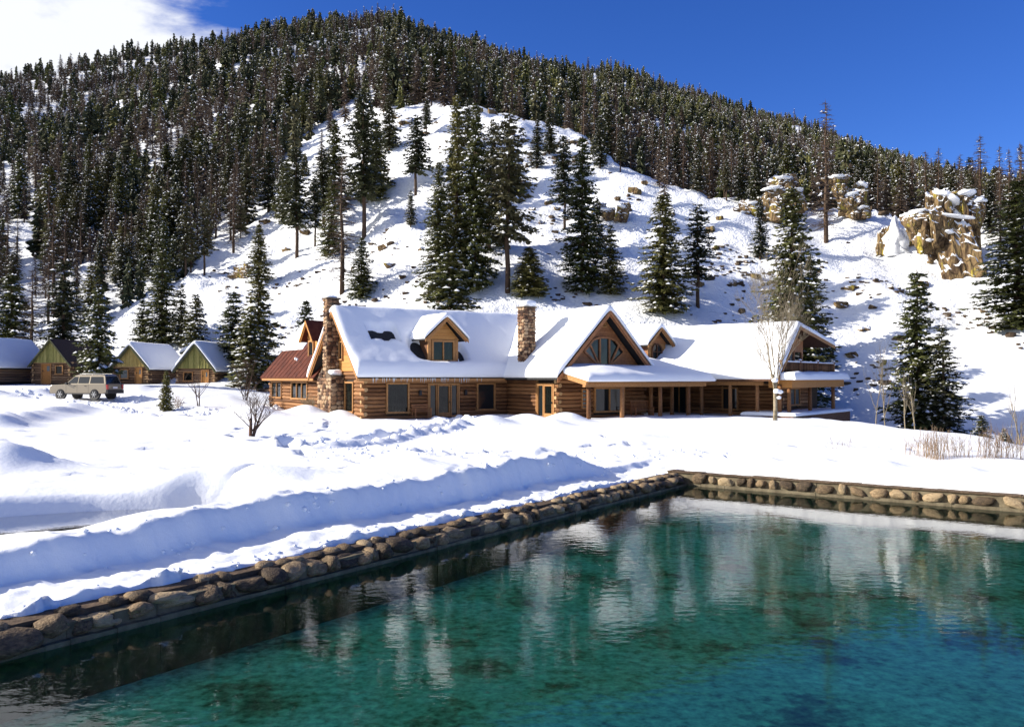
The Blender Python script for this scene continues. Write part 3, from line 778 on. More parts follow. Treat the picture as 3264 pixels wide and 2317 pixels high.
# trees one can tell apart: azimuth key, base key (None: at given distance), top key, kind, width, label
HAND = [
 (1483, 702, 430, 'spruce', 1.25, 'full green spruce standing alone on the open snow slope, left and wider of a pair'),
 (1560, 690, 452, 'pine', 1.15, 'thinner dark conifer right beside the full green spruce on the open slope'),
 (1770, 76.0, 412, 'spruce', 1.15, 'very tall dark spruce towering directly behind the right wing of the lodge'),
 (2050, 73.0, 602, 'spruce', 1.0, 'tall snow-flecked spruce at the field edge right of the lodge'),
 (2106, 71.0, 722, 'fir', 1.35, 'shorter spruce leaning against the tall snow-flecked one right of the lodge'),
 (2276, 735, 398, 'spruce', 1.75, 'big dark spruce cut by the right edge of the photo, below the cliff'),
 (1848, 545, 222, 'bare', 1.0, 'tall leafless conifer rising above the ridge line into the blue sky'),
 (2192, 56.0, 925, 'snowy', 1.5, 'small spruce heaped with snow among bare stems at the right field edge'),
 (2243, 58.0, 955, 'snowy', 1.6, 'lowest snowy young spruce at the far right, beside the willow stems'),
 (1302, 655, 300, 'spruce', 1.02, 'tall broad spruce above the peak of the middle gable'),
 (1262, 512, 298, 'pine', 1.05, 'slim pine on the slope just left of the tall broad spruce'),
 (1365, 662, 500, 'spruce', 1.15, 'wide spruce behind the right rake of the middle gable'),
 (1182, 665, 551, 'bushy', 1.35, 'light olive bushy conifer behind the snow-capped chimney in the middle'),
 (1134, 655, 238, 'pine', .95, 'tall thin pine with open branches behind the snow-capped chimney'),
 (1062, 652, 222, 'spruce', .85, 'tallest spruce in the dense clump behind the long snowy roof'),
 (1020, 640, 205, 'spruce', .82, 'left tall spruce of the dense clump behind the long snowy roof'),
 (980, 668, 357, 'spruce', 1.0, 'spruce low in the clump behind the dormer, its left flank free'),
 (1005, 92.0, 560, 'snowy', 1.5, 'snow-laden spruce just behind the roof dormer'),
 (928, 436, 254, 'pine', 1.25, 'single slim conifer high on the bare slope left of the dense clump'),
 (917, 511, 423, 'fir', 1.1, 'small conifer halfway up the bare slope left of the dense clump'),
 (807, 668, 529, 'spruce', 1.3, 'bushy spruce right behind the tall stone chimney'),
 (763, 655, 345, 'bare', 1.15, 'bare brown conifer with snow on its twigs behind the tall stone chimney'),
 (812, 535, 195, 'pine', .95, 'leaning pine with a long naked trunk on the left of the bare slope'),
 (1200, 377, 261, 'fir', 1.1, 'small conifer below the rocky crest of the bare slope'),
 (1284, 282, 162, 'spruce', 1.25, 'broad dark conifer crowning the top right of the bare slope'),
 (1341, 375, 254, 'fir', 1.0, 'slim conifer on the right shoulder of the bare slope'),
 (1387, 384, 287, 'pine', 1.1, 'conifer with bare lower trunk on the right shoulder of the bare slope'),
 (1185, 250, 170, 'spruce', 1.0, 'conifer on the crest above the bare slope'),
 (662, 577, 325, 'pine', 1.0, 'tall pine with a bare red-brown trunk at the forest edge'),
 (703, 551, 390, 'pine', .9, 'thinner pine with bare trunk right beside the red-brown trunked pine'),
 (577, 634, 499, 'spruce', 1.2, 'snow-flecked spruce standing above a tan boulder at the forest edge'),
 (577, 98.0, 617, 'snowy', 1.2, 'big snow-laden spruce behind the annex with the rusty roof'),
 (520, 99.0, 650, 'snowy', 1.2, 'spruce left of the big snow-laden one, above the last cabin'),
 (560, 92.0, 700, 'snowy', 1.5, 'low spruce with heaped snow between the last cabin and the rusty roof'),
 (220, 87.0, 641, 'snowy', 1.0, 'snowy spruce leaning over the dark-roofed cabin'),
 (361, 112.0, 560, 'spruce', 1.2, 'tall spruce behind the snow-roofed middle cabin'),
 (404, 110.0, 632, 'fir', 1.3, 'middle spruce between two snow-roofed cabins'),
 (436, 109.0, 655, 'snowy', 1.2, 'smaller snowy spruce behind the peak of the last cabin'),
 (318, 113.0, 668, 'snowy', 1.3, 'low snowy spruce behind the ridge of the middle cabin'),
 (683, 86.0, 668, 'spruce', 1.0, 'small lone spruce beside the dormer of the rusty roof'),
 (1700, 585, 440, 'fir', 1.0, 'conifer in front of the yellow rock on the slope behind the right wing'),
 (1905, 440, 340, 'spruce', 1.2, 'green conifer on top of the rocks right of the tall leafless conifer'),
 (2023, 470, 370, 'bare', .8, 'brown leafless conifer behind the snow-plastered rock spire'),
 (1660, 452, 330, 'fir', 1.1, 'conifer at the top of the slope left of the yellow rock'),
 (1625, 450, 352, 'pine', 1.1, 'slender conifer on the crest above the pair of slope spruces'),
 (1560, 430, 330, 'fir', 1.15, 'dark conifer on the crest just left above the pair of slope spruces'),
 (70, 103.0, 600, 'bare', 1.2, 'brown bare conifer behind the leftmost cabin'),
 (140, 104.0, 575, 'fir', 1.3, 'dark conifer behind the peak of the dark-roofed cabin'),
 (25, 105.0, 610, 'snowy', 1.3, 'snowy conifer rising over the leftmost cabin roof'),
 (1105, 430, 262, 'pine', 1.1, 'thin pine high on the slope right of the dense clump'),
 (1092, 560, 330, 'fir', 1.1, 'dark conifer squeezed against the right flank of the dense clump'),
 (1228, 345, 235, 'fir', 1.15, 'conifer on the rocky upper slope, first left of the crown conifer'),
 (1335, 575, 440, 'fir', 1.1, 'mid-sized conifer between the tall broad spruce and the dark rock horn'),
 (1045, 330, 218, 'fir', 1.1, 'conifer near the crest peeping out behind the dense clump'),
 (952, 300, 218, 'pine', 1.1, 'leaning crest pine above the single slim conifer of the bare slope'),
 (868, 335, 205, 'fir', 1.25, 'conifer at the upper left edge of the bare slope below the crest'),
 (838, 450, 262, 'spruce', 1.2, 'dense conifer beside the leaning pine with the long naked trunk'),
 (745, 470, 262, 'spruce', 1.2, 'full dark conifer at the forest edge left of the leaning pine'),
 (722, 520, 330, 'pine', 1.2, 'forest-edge pine between the red-brown trunked pair and the leaning pine'),
 (640, 500, 352, 'spruce', 1.2, 'dark spruce behind the tall red-brown trunked pine'),
 (598, 475, 322, 'fir', 1.25, 'dark conifer on the forest edge above the tan boulder'),
 (1690, 470, 352, 'fir', 1.2, 'dark conifer on the crest just left of the yellow-brown rock face'),
 (1772, 440, 345, 'spruce', 1.1, 'dark conifer rising behind the yellow-brown rock face'),
 (2068, 470, 385, 'fir', 1.1, 'dark conifer behind the left shoulder of the lichen-streaked cliff'),
 (2215, 520, 398, 'fir', 1.3, 'olive conifer right of the top of the lichen-streaked cliff'),
]
hand_xy = []
for i, (u, base, top, kd, w, lab) in enumerate(HAND):
    d = base if isinstance(base, float) else dist_for(u, base)
    x, y = at(u, d)
    zt = CAM_Z + (HY - top) / FPX * d
    h = zt - gz(x, y)
    plant_tree(kd, x, y, h, w, lab, pick=i)
    hand_xy.append((x, y))

for i, (u, d, h, kd) in enumerate(((1748, 81.5, 13, 'spruce'), (1800, 86, 13.5, 'fir'), (1762, 91, 13, 'spruce'), (1812, 95.5, 12, 'fir'))):  # trees added behind the tall spruce so their shadows darken the right slope
    x, y = at(u, d)
    plant_tree(kd, x, y, h, 1.25, 'spruce added to shade the right slope, half hidden behind the very tall spruce at the right wing', 'added shade trees behind the very tall spruce', pick=i)
    hand_xy.append((x, y))
# forest: candidates over the slopes, thinned by where the open snow lies
B_U = [-700, 250, 430, 520, 560, 620, 700, 800, 900, 1000, 1150, 1300, 1400, 1500, 1600, 1750, 1900, 2100, 2200, 2288, 2900]
B_Y = [ 790, 735, 640, 560, 490, 425, 330, 265, 238, 216, 238, 280, 372, 418, 446, 430, 440, 452, 560, 600, 620]
def forest_points():
    pts = []
    for y0, y1, st in ((96, 260, 3.9), (260, 520, 4.9), (520, 1300, 6.4)):
        yy = np.arange(y0, y1, st)
        for y in yy:
            hw = 0.66 * y + 12
            xs = np.arange(-hw, hw, st)
            x = xs + RNG.uniform(-.5, .5, len(xs)) * st; yv = y + RNG.uniform(-.5, .5, len(xs)) * st
            pts.append(np.stack([x, yv], 1))
    return np.concatenate(pts)
P = forest_points()
px, py = P[:, 0], P[:, 1]
pz = ground(px, py)
pu = CX + px / py * FPX
pk = HY - (pz - CAM_Z) / py * FPX
bound = np.interp(pu, B_U, B_Y) + 60 * vnoise(px / 9, py / 9, 201) + 30 * vnoise(px / 4, py / 4, 202)
D3 = np.interp(pu, HK[:, 0], HK[:, 4])
F_ = np.interp(pu, HK[:, 0], HK[:, 1])
D1_ = np.interp(pu, HK[:, 0], HK[:, 2])
dens = np.where((pk < bound) | ((py > D1_ * 1.05) & (pu > 850)), 0.96, 0.0)
clear = fbm(px / 34, py / 60, 207, 3)
dens = np.where(clear > np.interp(py, [200, 450], [.28, .40]), dens * 0.30, dens)
dens = np.where(fbm(px / 14, py / 14, 211, 2) > np.interp(py, [200, 450], [.24, .36]), dens * 0.40, dens)
dens *= (py < D3 + 12) & (py > F_ + 1)
keep = RNG.random(len(px)) < dens
# thin young growth that wanders over the open slope
openp = (~keep) & (pk > bound) & (py > F_ + 16) & (py < D1_ * 1.05) & (pu > 560) & (pu < 1650) & (RNG.random(len(px)) < np.where(pk < 480, 0.060, 0.011))
keep |= openp
hx = np.array(hand_xy)
dmin = np.min(np.hypot(px[:, None] - hx[None, :, 0], py[:, None] - hx[None, :, 1]), 1)
keep &= dmin > 2.2
px, py, pz, pu, pk = px[keep], py[keep], pz[keep], pu[keep], pk[keep]
isopen = openp[keep]
ph = np.where(py < 300, RNG.uniform(7, 14, len(px)), RNG.uniform(5.5, 12.5, len(px))) * np.where(RNG.random(len(px)) < .2, 1.3, np.where(RNG.random(len(px)) < .28, .6, 1.0)) * np.where(isopen, RNG.uniform(.35, .95, len(px)), 1)
ph *= np.where(pu > 1150, np.interp(py, [150, 300], [.85, 1.0]), 1.0)
browny = fbm(px / 45, py / 45, 221, 3)
kk = np.where(RNG.random(len(px)) < np.clip(0.36 + browny * 2.2, 0.05, .90), 2, np.where(RNG.random(len(px)) < .6, 0, 1))
order = np.argsort(-ph / py)
N_IND = 296 - len(HAND)
# of the largest, take those that the photograph's frame holds
inside = [i for i in order if -60 < pu[i] < 2340]
ind = set(inside[:N_IND])
for i in inside[:N_IND]:
    left = pu[i] < 900
    ZL = ((80, 'above the leftmost cabin'), (230, 'above the dark-roofed cabin'), (335, 'above the middle cabin'), (480, 'above the last snow-roofed cabin'), (620, 'left of the bare-trunked forest-edge pines'), (900, 'above the tall stone chimney'))
    ZR = ((1150, 'above the long snowy roof'), (1300, 'above the middle chimney'), (1430, 'above the middle gable'), (1600, 'above the pair of slope spruces'), (1800, 'by the yellow-brown rock face'), (2020, 'right of the tall leafless conifer'), (9999, 'behind the lichen-streaked cliff'))
    zone = next(s for k, s in (ZL if left else ZR) if pu[i] < k)
    hi = ('low ' if pk[i] > 560 else 'high ' if pk[i] < 400 else 'mid-height ') if left else ''
    if isopen[i]:
        lab, grp, kd = 'young conifer alone on the open snow ' + zone, 'young conifers on the open slope ' + zone, random.choice(('fir', 'spruce'))
    elif kk[i] == 2:
        lab, grp, kd = ('leafless brown conifer ' + hi + 'in the forest ' + zone, 'bare conifers ' + hi + 'in the forest ' + zone, 'bare') if left else \
                       ('leafless brown conifer on the wooded crest ' + zone, 'bare conifers on the crest ' + zone, 'bare')
    else:
        lab, grp = ('snow-flecked dark conifer ' + hi + 'in the forest ' + zone, 'green conifers ' + hi + 'in the forest ' + zone) if left else \
                   ('dark green conifer on the wooded crest ' + zone, 'green conifers on the crest ' + zone)
        kd = ('fir', 'spruce', 'fir', 'snowy', 'pine')[random.randrange(5 if left else 3)]
    plant_tree(kd, px[i], py[i], ph[i], random.uniform(.85, 1.2), lab, grp, z=float(pz[i]))

# the rest of the wood: one object whose points carry small trees
def small_conifer(seed, needle, layers=9, spokes=8, snow=.4, bare=.05, h=12.0, rad=1.9, dead=False):
    rs = random.Random(seed); mb = MB()
    mb.tube([(0, 0, -1.5), (0, 0, h * .5), (0, 0, h)], [.2, .12, .02], 4, 2, cap=False)
    for l in range(layers):
        f = l / layers
        z = h * (bare + (1 - bare) * f); r = rad * (1 - f) ** .55 + .15
        for s in range(spokes):
            if rs.random() < .15: continue
            a = s * 6.283 / spokes + rs.uniform(-.4, .4) + l
            L = r * rs.uniform(.4, 1.3); zz = z + rs.uniform(-.4, .4) * h / layers
            c, sn = math.cos(a), math.sin(a); w = L * (.14 if dead else .42)
            drop = L * rs.uniform(.15, .6)
            tip = (c * L, sn * L, zz - drop)
            b0 = (-sn * w * .6 + c * L * .3, c * w * .6 + sn * L * .3, zz - drop * .45 - (.05 if dead else .25)); b1 = (sn * w * .6 + c * L * .3, -c * w * .6 + sn * L * .3, zz - drop * .45 + (.0 if dead else .25))
            mb.add([(0, 0, zz + (.05 if dead else .45)), b0, tip, b1], [(0, 1, 2), (0, 2, 3)], 0)
            if not dead: mb.add([(c * L * .2, sn * L * .2, zz - drop * .2), (c * L * .9, sn * L * .9, zz - drop), (c * L * .5, sn * L * .5, zz - drop - .55)], [(0, 1, 2)], 0)
            if rs.random() < snow:
                t = rs.uniform(.45, .95); q = rs.uniform(.10, .27); cz = zz - drop * t + .28
                cx, cy = c * L * t, sn * L * t
                mb.add([(cx + q * 1.2 * c, cy + q * 1.2 * sn, cz - .16), (cx - q * sn, cy + q * c, cz - .1), (cx - q * c, cy - q * sn, cz), (cx + q * sn, cy - q * c, cz - .1), (cx, cy, cz + q * .7)],
                       [(0, 1, 4), (1, 2, 4), (2, 3, 4), (3, 0, 4)], 1)
    return mb.mesh('small_conifer', [M[needle], M['snow_clump'], M['bark']])
small = [small_conifer(1, 'needle_dark', layers=12, spokes=10, snow=.16, rad=2.6), small_conifer(2, 'needle_dark', layers=12, spokes=9, snow=.24, rad=2.2), small_conifer(3, 'needle', layers=12, spokes=10, snow=.13, rad=2.8), small_conifer(4, 'needle_dark', layers=10, spokes=9, snow=.18, bare=.28, rad=2.5),
         small_conifer(5, 'dead_twig', layers=22, spokes=12, snow=.05, bare=.08, rad=2.2, dead=True), small_conifer(6, 'dead_twig', layers=20, spokes=12, snow=.08, bare=.15, rad=1.9, dead=True)]
protos = []
for me in small:
    o = bpy.data.objects.new('small_conifer', me)      # never linked: only its shape is used
    protos.append(o)
rest = np.array([i for i in range(len(px)) if i not in ind])
me = bpy.data.meshes.new('forest')
me.vertices.add(len(rest))
me.vertices.foreach_set('co', np.stack([px[rest], py[rest], pz[rest]], -1).ravel().astype(np.float32))
a = me.attributes.new('pick', 'INT', 'POINT')
a.data.foreach_set('value', np.where(kk[rest] == 2, RNG.integers(4, 6, len(rest)), RNG.integers(0, 4, len(rest))).astype(np.int32))
a = me.attributes.new('size', 'FLOAT_VECTOR', 'POINT')
s = (ph[rest] / 12.0); w = s * RNG.uniform(.8, 1.25, len(rest))
a.data.foreach_set('vector', np.stack([w, w, s], -1).ravel().astype(np.float32))
a = me.attributes.new('turn', 'FLOAT_VECTOR', 'POINT')
a.data.foreach_set('vector', np.stack([RNG.uniform(-.04, .04, len(rest)), RNG.uniform(-.04, .04, len(rest)), RNG.uniform(0, 6.28, len(rest))], -1).ravel().astype(np.float32))
forest = tag(link('forest', me), 'dense conifer forest covering the mountainside up to the skyline', 'forest', kind='stuff')
ng = bpy.data.node_groups.new('forest_trees', 'GeometryNodeTree')
ng.interface.new_socket('Geometry', in_out='INPUT', socket_type='NodeSocketGeometry')
ng.interface.new_socket('Geometry', in_out='OUTPUT', socket_type='NodeSocketGeometry')
GN, GL = ng.nodes, ng.links
gi, go = GN.new('NodeGroupInput'), GN.new('NodeGroupOutput')
m2p = GN.new('GeometryNodeMeshToPoints'); iop = GN.new('GeometryNodeInstanceOnPoints'); gti = GN.new('GeometryNodeGeometryToInstance')
for o in reversed(protos):
    n = GN.new('GeometryNodeObjectInfo'); n.inputs['Object'].default_value = o
    GL.new(n.outputs['Geometry'], gti.inputs[0])
def named(nm, ty):
    n = GN.new('GeometryNodeInputNamedAttribute'); n.data_type = ty; n.inputs['Name'].default_value = nm
    return [s for s in n.outputs if s.enabled][0]
GL.new(gi.outputs[0], m2p.inputs[0]); GL.new(m2p.outputs[0], iop.inputs['Points'])
GL.new(gti.outputs[0], iop.inputs['Instance']); iop.inputs['Pick Instance'].default_value = True
GL.new(named('pick', 'INT'), iop.inputs['Instance Index'])
e2r = GN.new('FunctionNodeEulerToRotation'); GL.new(named('turn', 'FLOAT_VECTOR'), e2r.inputs[0]); GL.new(e2r.outputs[0], iop.inputs['Rotation'])
GL.new(named('size', 'FLOAT_VECTOR'), iop.inputs['Scale'])
GL.new(iop.outputs[0], go.inputs[0])
md = forest.modifiers.new('trees', 'NODES'); md.node_group = ng
print('forest: individual', len(ind) + len(HAND), 'rest', len(rest))

# ------------------------------------------------------------------ shared pieces of timber and masonry
def log_mesh(mat, seed, n=8):
    rs = random.Random(seed); vs, fs = [], []
    K = 4
    for i in range(K + 1):
        x = -0.5 + i / K; r = 0.139 * rs.uniform(.95, 1.05)
        for k in range(n):
            a = 2 * math.pi * (k + .5) / n
            vs.append((x, math.cos(a) * r, math.sin(a) * r * 0.97))
    for i in range(K):
        for k in range(n): fs.append((i * n + k, (i + 1) * n + k, (i + 1) * n + (k + 1) % n, i * n + (k + 1) % n))
    mb = MB(); mb.add(vs, fs, 0, True)
    mb.f.append(tuple(range(n))); mb.m.append(1); mb.sm.append(False)
    mb.f.append(tuple(range(K * n + n - 1, K * n - 1, -1))); mb.m.append(1); mb.sm.append(False)
    return mb.mesh('log', [mat, M['log_end']])
LOGS = {'lodge': [log_mesh(M['log'], i) for i in range(3)], 'cabin': [log_mesh(M['cabin_log'], 10 + i) for i in range(3)]}

def place(parent, name, me, fr, p, scale=(1, 1, 1), rz=0.0, rx=0.0, ry=0.0):
    o = bpy.data.objects.new(name, me)
    off = root_of(parent).location; w = fr.pt(*p)
    o.location = (w[0] - off[0], w[1] - off[1], w[2] - off[2]); o.rotation_euler = (rx, ry, R(fr.deg) + rz); o.scale = scale
    o.parent = parent; COL.objects.link(o)
    return o

def log_wall(parent, fr, x0, x1, z0, n, openings=(), ext=(0.28, 0.28), alt=0, style='lodge', pitch=0.27, thick=1.0):
    for c in range(n):
        z = z0 + pitch * (c + .5)
        e = 1.0 if (c + alt) % 2 == 0 else 0.25
        a, b = x0 - ext[0] * e * random.uniform(.8, 1.15), x1 + ext[1] * e * random.uniform(.8, 1.15)
        cuts = sorted((xa, xb) for xa, xb, za, zb in openings if za < z + .05 and zb > z - .05)
        segs, s = [], a
        for xa, xb in cuts:
            if xa > s: segs.append((s, xa))
            s = max(s, xb)
        if b > s: segs.append((s, b))
        for s0, s1 in segs:
            if s1 - s0 > 0.08:
                k = pitch / 0.27 * thick
                place(parent, 'log', random.choice(LOGS[style]), fr, ((s0 + s1) / 2, 0, z), (s1 - s0, k * random.uniform(.94, 1.06), k))

def window(parent, fr, xa, xb, za, zb, y=-0.15, n=1, glass='glass', fw=0.11, name='window', bars=0, mat='trim', sill=True):
    mb = MB(fr)
    mb.box(xa - fw, xa, y - .04, y + .16, za - fw, zb + fw); mb.box(xb, xb + fw, y - .04, y + .16, za - fw, zb + fw)
    mb.box(xa, xb, y - .037, y + .157, zb, zb + fw); mb.box(xa - (fw + .05 if sill else 0), xb + (fw + .05 if sill else 0), y - .08, y + .157, za - fw - .02, za)
    w = (xb - xa) / n
    for i in range(1, n): mb.box(xa + w * i - .045, xa + w * i + .045, y - .03, y + .12, za, zb)
    o = mb.build(name, M[mat], parent)
    for i in range(n):
        p = MB(fr); p.add([(xa + w * i + .01, y + .05, za), (xa + w * (i + 1) - .01, y + .05, za), (xa + w * (i + 1) - .01, y + .05, zb), (xa + w * i + .01, y + .05, zb)], [(0, 1, 2, 3)])
        p.build('pane', M[glass], o)
    for i in range(bars):
        z = za + (zb - za) * (i + 1) / (bars + 1)
        b = MB(fr); b.box(xa, xb, y - .01, y + .04, z - .02, z + .02); b.build('glazing_bar', M[mat], o)
    return o

def chevron(parent, fr, xc, hl, hr, zr, zl, zrr, y0, y1, deck, th=0.13, name='roof', snow=0.38, st=0.16, smult=None, rake='trim', rake_w=0.24, edge=(.35, .35, .3, .3), flare=0.0, seed=0, smat='snow_smooth', back_rake=False):
    """gable roof, ridge along y'; hl/hr half spans to the left/right eave, zl/zrr eave heights"""
    mb = MB(fr)
    mb.prism([(xc - hl, zl - th), (xc, zr - th), (xc, zr), (xc - hl, zl)], y0, y1)
    mb.prism([(xc + .002, zr - th), (xc + hr, zrr - th), (xc + hr, zrr), (xc + .002, zr)], y0, y1)
    o = mb.build(name, M[deck], parent)
    if rake:
        for sx, h, ze in ((-1, hl, zl), (1, hr, zrr)):
            b = MB(fr)
            b.prism([(xc + sx * h, ze - rake_w), (xc, zr - rake_w), (xc, zr - .02), (xc + sx * h, ze - .02)] if sx < 0 else [(xc, zr - rake_w), (xc + h, ze - rake_w), (xc + h, ze - .02), (xc, zr - .02)], y0 - .05, y0 - .004)
            b.build('rake_board', M[rake], parent)
            ins = h - .16
            b = MB(fr)     # second, inner rake board a little further in
            f = ins / h; ze2 = zr + (ze - zr) * f
            b.prism([(xc + sx * ins, ze2 - rake_w - .13), (xc, zr - rake_w - .13), (xc, zr - rake_w - .001), (xc + sx * ins, ze2 - rake_w - .001)] if sx < 0 else [(xc, zr - rake_w - .13), (xc + ins, ze2 - rake_w - .13), (xc + ins, ze2 - rake_w - .001), (xc, zr - rake_w - .001)], y0 + .02, y0 + .07)
            b.build('rake_board', M[rake], parent)
    if snow:
        def base(x, y):
            dx = x - xc; a = np.sqrt(dx * dx + 0.03) - math.sqrt(.03)
            return zr - np.where(dx < 0, a * (zr - zl) / hl, a * (zr - zrr) / hr)
        def T(x, y):
            t = snow * (1 + .25 * fbm(x / 1.6 + seed, y / 1.6, 300 + seed, 3))
            if flare: t = t + flare * np.clip(np.abs(x - xc) / np.where(x < xc, hl, hr) - .62, 0, 1) ** 1.5 * 2.6
            return t * (smult(x, y) if smult else 1)
        snow_slab(parent, 'roof_snow', fr, xc - hl - .10, xc + hr + .10, y0 - .10, y1 + .06, base, T, edge, st, smat)
    return o

def snow_slab(parent, name, fr, x0, x1, y0, y1, base, T, edge=(.35, .35, .3, .3), st=0.16, mat='snow_smooth'):
    nx, ny = max(6, int((x1 - x0) / st)), max(6, int((y1 - y0) / st))
    def grade(a, b, n):                       # denser rows near the rims
        t = np.linspace(0, 1, n + 1); m = 0.12 / max(b - a, .3)
        t = np.unique(np.concatenate([t, [m * .12, m * .4, m, 1 - m * .12, 1 - m * .4, 1 - m]])); return a + (b - a) * t
    xs, ys = grade(x0, x1, nx), grade(y0, y1, ny)
    X, Y = np.meshgrid(xs, ys)
    wob = 0.10 * vnoise(X * 1.3 + x0, Y * 1.3 + y0, 310)
    f = 1.0
    for d, r in ((X - x0, edge[0]), (x1 - X, edge[1]), (Y - y0, edge[2]), (y1 - Y, edge[3])):
        if r > 0: f = f * np.sqrt(np.clip(1 - (1 - np.clip((d + wob * np.clip(d / .3, 0, 1)) / r, 0, 1)) ** 2, 0, 1))
    Z = base(X, Y) + T(X, Y) * f + 0.015
    # skirt down to just under the deck
    X = np.pad(X, 1, mode='edge'); Y = np.pad(Y, 1, mode='edge'); Z = np.pad(Z, 1, mode='edge')
    xi = np.clip(X, x0 + .08, x1 - .08); yi = np.clip(Y, y0 + .08, y1 - .08)
    rim = np.zeros(X.shape, bool); rim[0, :] = rim[-1, :] = True; rim[:, 0] = rim[:, -1] = True
    Z = np.where(rim, Z - .07, Z); X = np.where(rim, xi, X); Y = np.where(rim, yi, Y)
    off = root_of(parent).location
    WX = fr.o[0] + fr.c * X - fr.s * Y - off[0]; WY = fr.o[1] + fr.s * X + fr.c * Y - off[1]
    return link(name, grid_mesh(name, WX, WY, Z + fr.o[2] - off[2], M[mat]), parent)

def gable_planks(parent, fr, xc, hl, hr, zb, zt, y, mat, h=0.28, th=0.05, name='plank', left_z=None):
    """horizontal boards filling a triangle whose base is zb and peak zt"""
    z = zb
    while z < zt - .05:
        z1 = min(z + h - .012, zt - .02)
        f0, f1 = (zt - z) / (zt - zb), (zt - z1) / (zt - zb)
        mb = MB(fr)
        j = random.uniform(0, .012)
        mb.prism([(xc - hl * f0, z), (xc + hr * f0, z), (xc + hr * f1, z1), (xc - hl * f1, z1)], y - j, y + th)
        mb.build(name, M[mat], parent)
        z += h

STONES = [boulder(160 + i, 2, 0.16, 0.62) for i in range(9)]
for me in STONES: me.materials.append(M['stone'])
def stone_face(parent, fr, w, z0, z1, sw=(.22, .46), sh=(.17, .30), dep=0.07):
    z = z0
    while z < z1 - .06:
        h = min(random.uniform(*sh), z1 - z)
        x = 0.0
        while x < w - .05:
            l = random.uniform(*sw)
            if w - (x + l) < .12: l = w - x
            place(parent, 'stone', random.choice(STONES), fr, (x + l / 2, 0.01, z + h / 2 + random.uniform(-.02, .02)), (l / 2 * random.uniform(.92, 1.08), dep * random.uniform(.8, 1.5), h / 2 * random.uniform(.92, 1.2)), ry=random.uniform(-.25, .25))
            x += l
        z += h

# ------------------------------------------------------------------ the lodge
FM = Frame(-9.8, 57.0, 33)
lodge = thing('log_lodge', 'long log lodge with snow-laden roofs, two stone chimneys, dormers and a porch', 'lodge', (FM.pt(0, 0, 0)))
FL = FM.sub(0, 8, -90)          # left gable end, x' from back corner to front corner
FS = FM.sub(11.3, 0, -90)       # left side of the cross wing
FC = FM.sub(11.3, -6.3, 0)      # front of the cross wing
FA = FM.sub(0, 20, -90)         # annex wall
FW = Frame(9.07, 67.24, -38)    # right wing
FWG = FW.sub(11, 2.6, 90)       # its gable end

# bodies behind the timber
b = MB(FM)
b.box(.02, 19.3, .06, 7.95, -.6, 3.30); b.prism([(.02, 3.301), (19.3, 3.301), (19.3, 3.31), (.02, 3.31)], .06, 7.95)
b.fr = FM.sub(0, 0, -90); b.prism([(-7.95, 3.32), (-.06, 3.32), (-4, 7.18)], .02, 19.3)
b.fr = FC; b.box(.06, 7.45, .06, 6.4, -.6, 3.2); b.prism([(.06, 3.25), (7.45, 3.25), (3.75, 7.15)], .06, 9.5)
b.fr = FW; b.box(-1.5, 10.9, 3.2, 11.4, -1.5, 2.3)
b.fr = FW.sub(0, 4.5, -90); b.prism([(-4.0, 2.31), (1.9, 2.31), (1.9, 4.55), (0, 6.4), (-4.0, 5.75)], -1.5, 10.6)
b.fr = FM.sub(0, 8.0, 0); b.box(.08, 6.4, .02, 11.9, -.6, 3.2); b.prism([(.08, 3.21), (6.35, 3.21), (3.2, 7.2)], -.3, 11.8)
b.build('wall_core', M['chink'], lodge)

# front, left block
ops = [(1.64, 3.13, .44, 2.3), (4.77, 7.07, -.1, 2.3), (8.69, 10.04, .5, 2.3)]
grow = [(a - .1, b_ + .1, c - .1, d + .1) for a, b_, c, d in ops]
log_wall(lodge, FM, 0, 11.3, -.1, 11, grow, ext=(.28, 0))
window(lodge, FM, 1.64, 3.13, .44, 2.28, n=1, glass='curtain_glass')
window(lodge, FM, 8.69, 10.04, .5, 2.25, n=1)
def door_unit(fr, xa, xb, parts, z1=2.25, y=-.12):
    for kind_, a, b_ in parts:
        mb = MB(fr)
        fw = .10 if kind_ == 'door' else .06
        mb.box(a, a + fw, y - .03, y + .15, 0, z1); mb.box(b_ - fw, b_, y - .03, y + .15, 0, z1)
        mb.box(a + fw, b_ - fw, y - .028, y + .148, z1 - fw, z1); mb.box(a + fw, b_ - fw, y - .028, y + .148, 0, .30 if kind_ == 'door' else .1)
        o = mb.build('door' if kind_ == 'door' else 'sidelight', M['trim'], lodge)
        p = MB(fr); z0 = .30 if kind_ == 'door' else .1
        p.add([(a + fw, y + .06, z0), (b_ - fw, y + .06, z0), (b_ - fw, y + .06, z1 - fw), (a + fw, y + .06, z1 - fw)], [(0, 1, 2, 3)])
        p.build('pane', M['curtain_glass' if kind_ == 'door' else 'glass'], o)
        if kind_ == 'door':
            h = MB(fr); h.box(b_ - fw + .02, b_ - .03, y - .08, y - .031, .98, 1.10); h.build('handle', M['iron'], o)
    mb = MB(fr)
    mb.box(xa - .1, xa, y - .06, y + .16, -.05, z1 + .1); mb.box(xb, xb + .1, y - .06, y + .16, -.05, z1 + .1); mb.box(xa, xb, y - .057, y + .157, z1, z1 + .1)
    mb.build('door_frame', M['trim'], lodge)
door_unit(FM, 4.77, 7.07, [('side', 4.80, 5.36), ('door', 5.42, 6.42), ('side', 6.48, 7.04)])
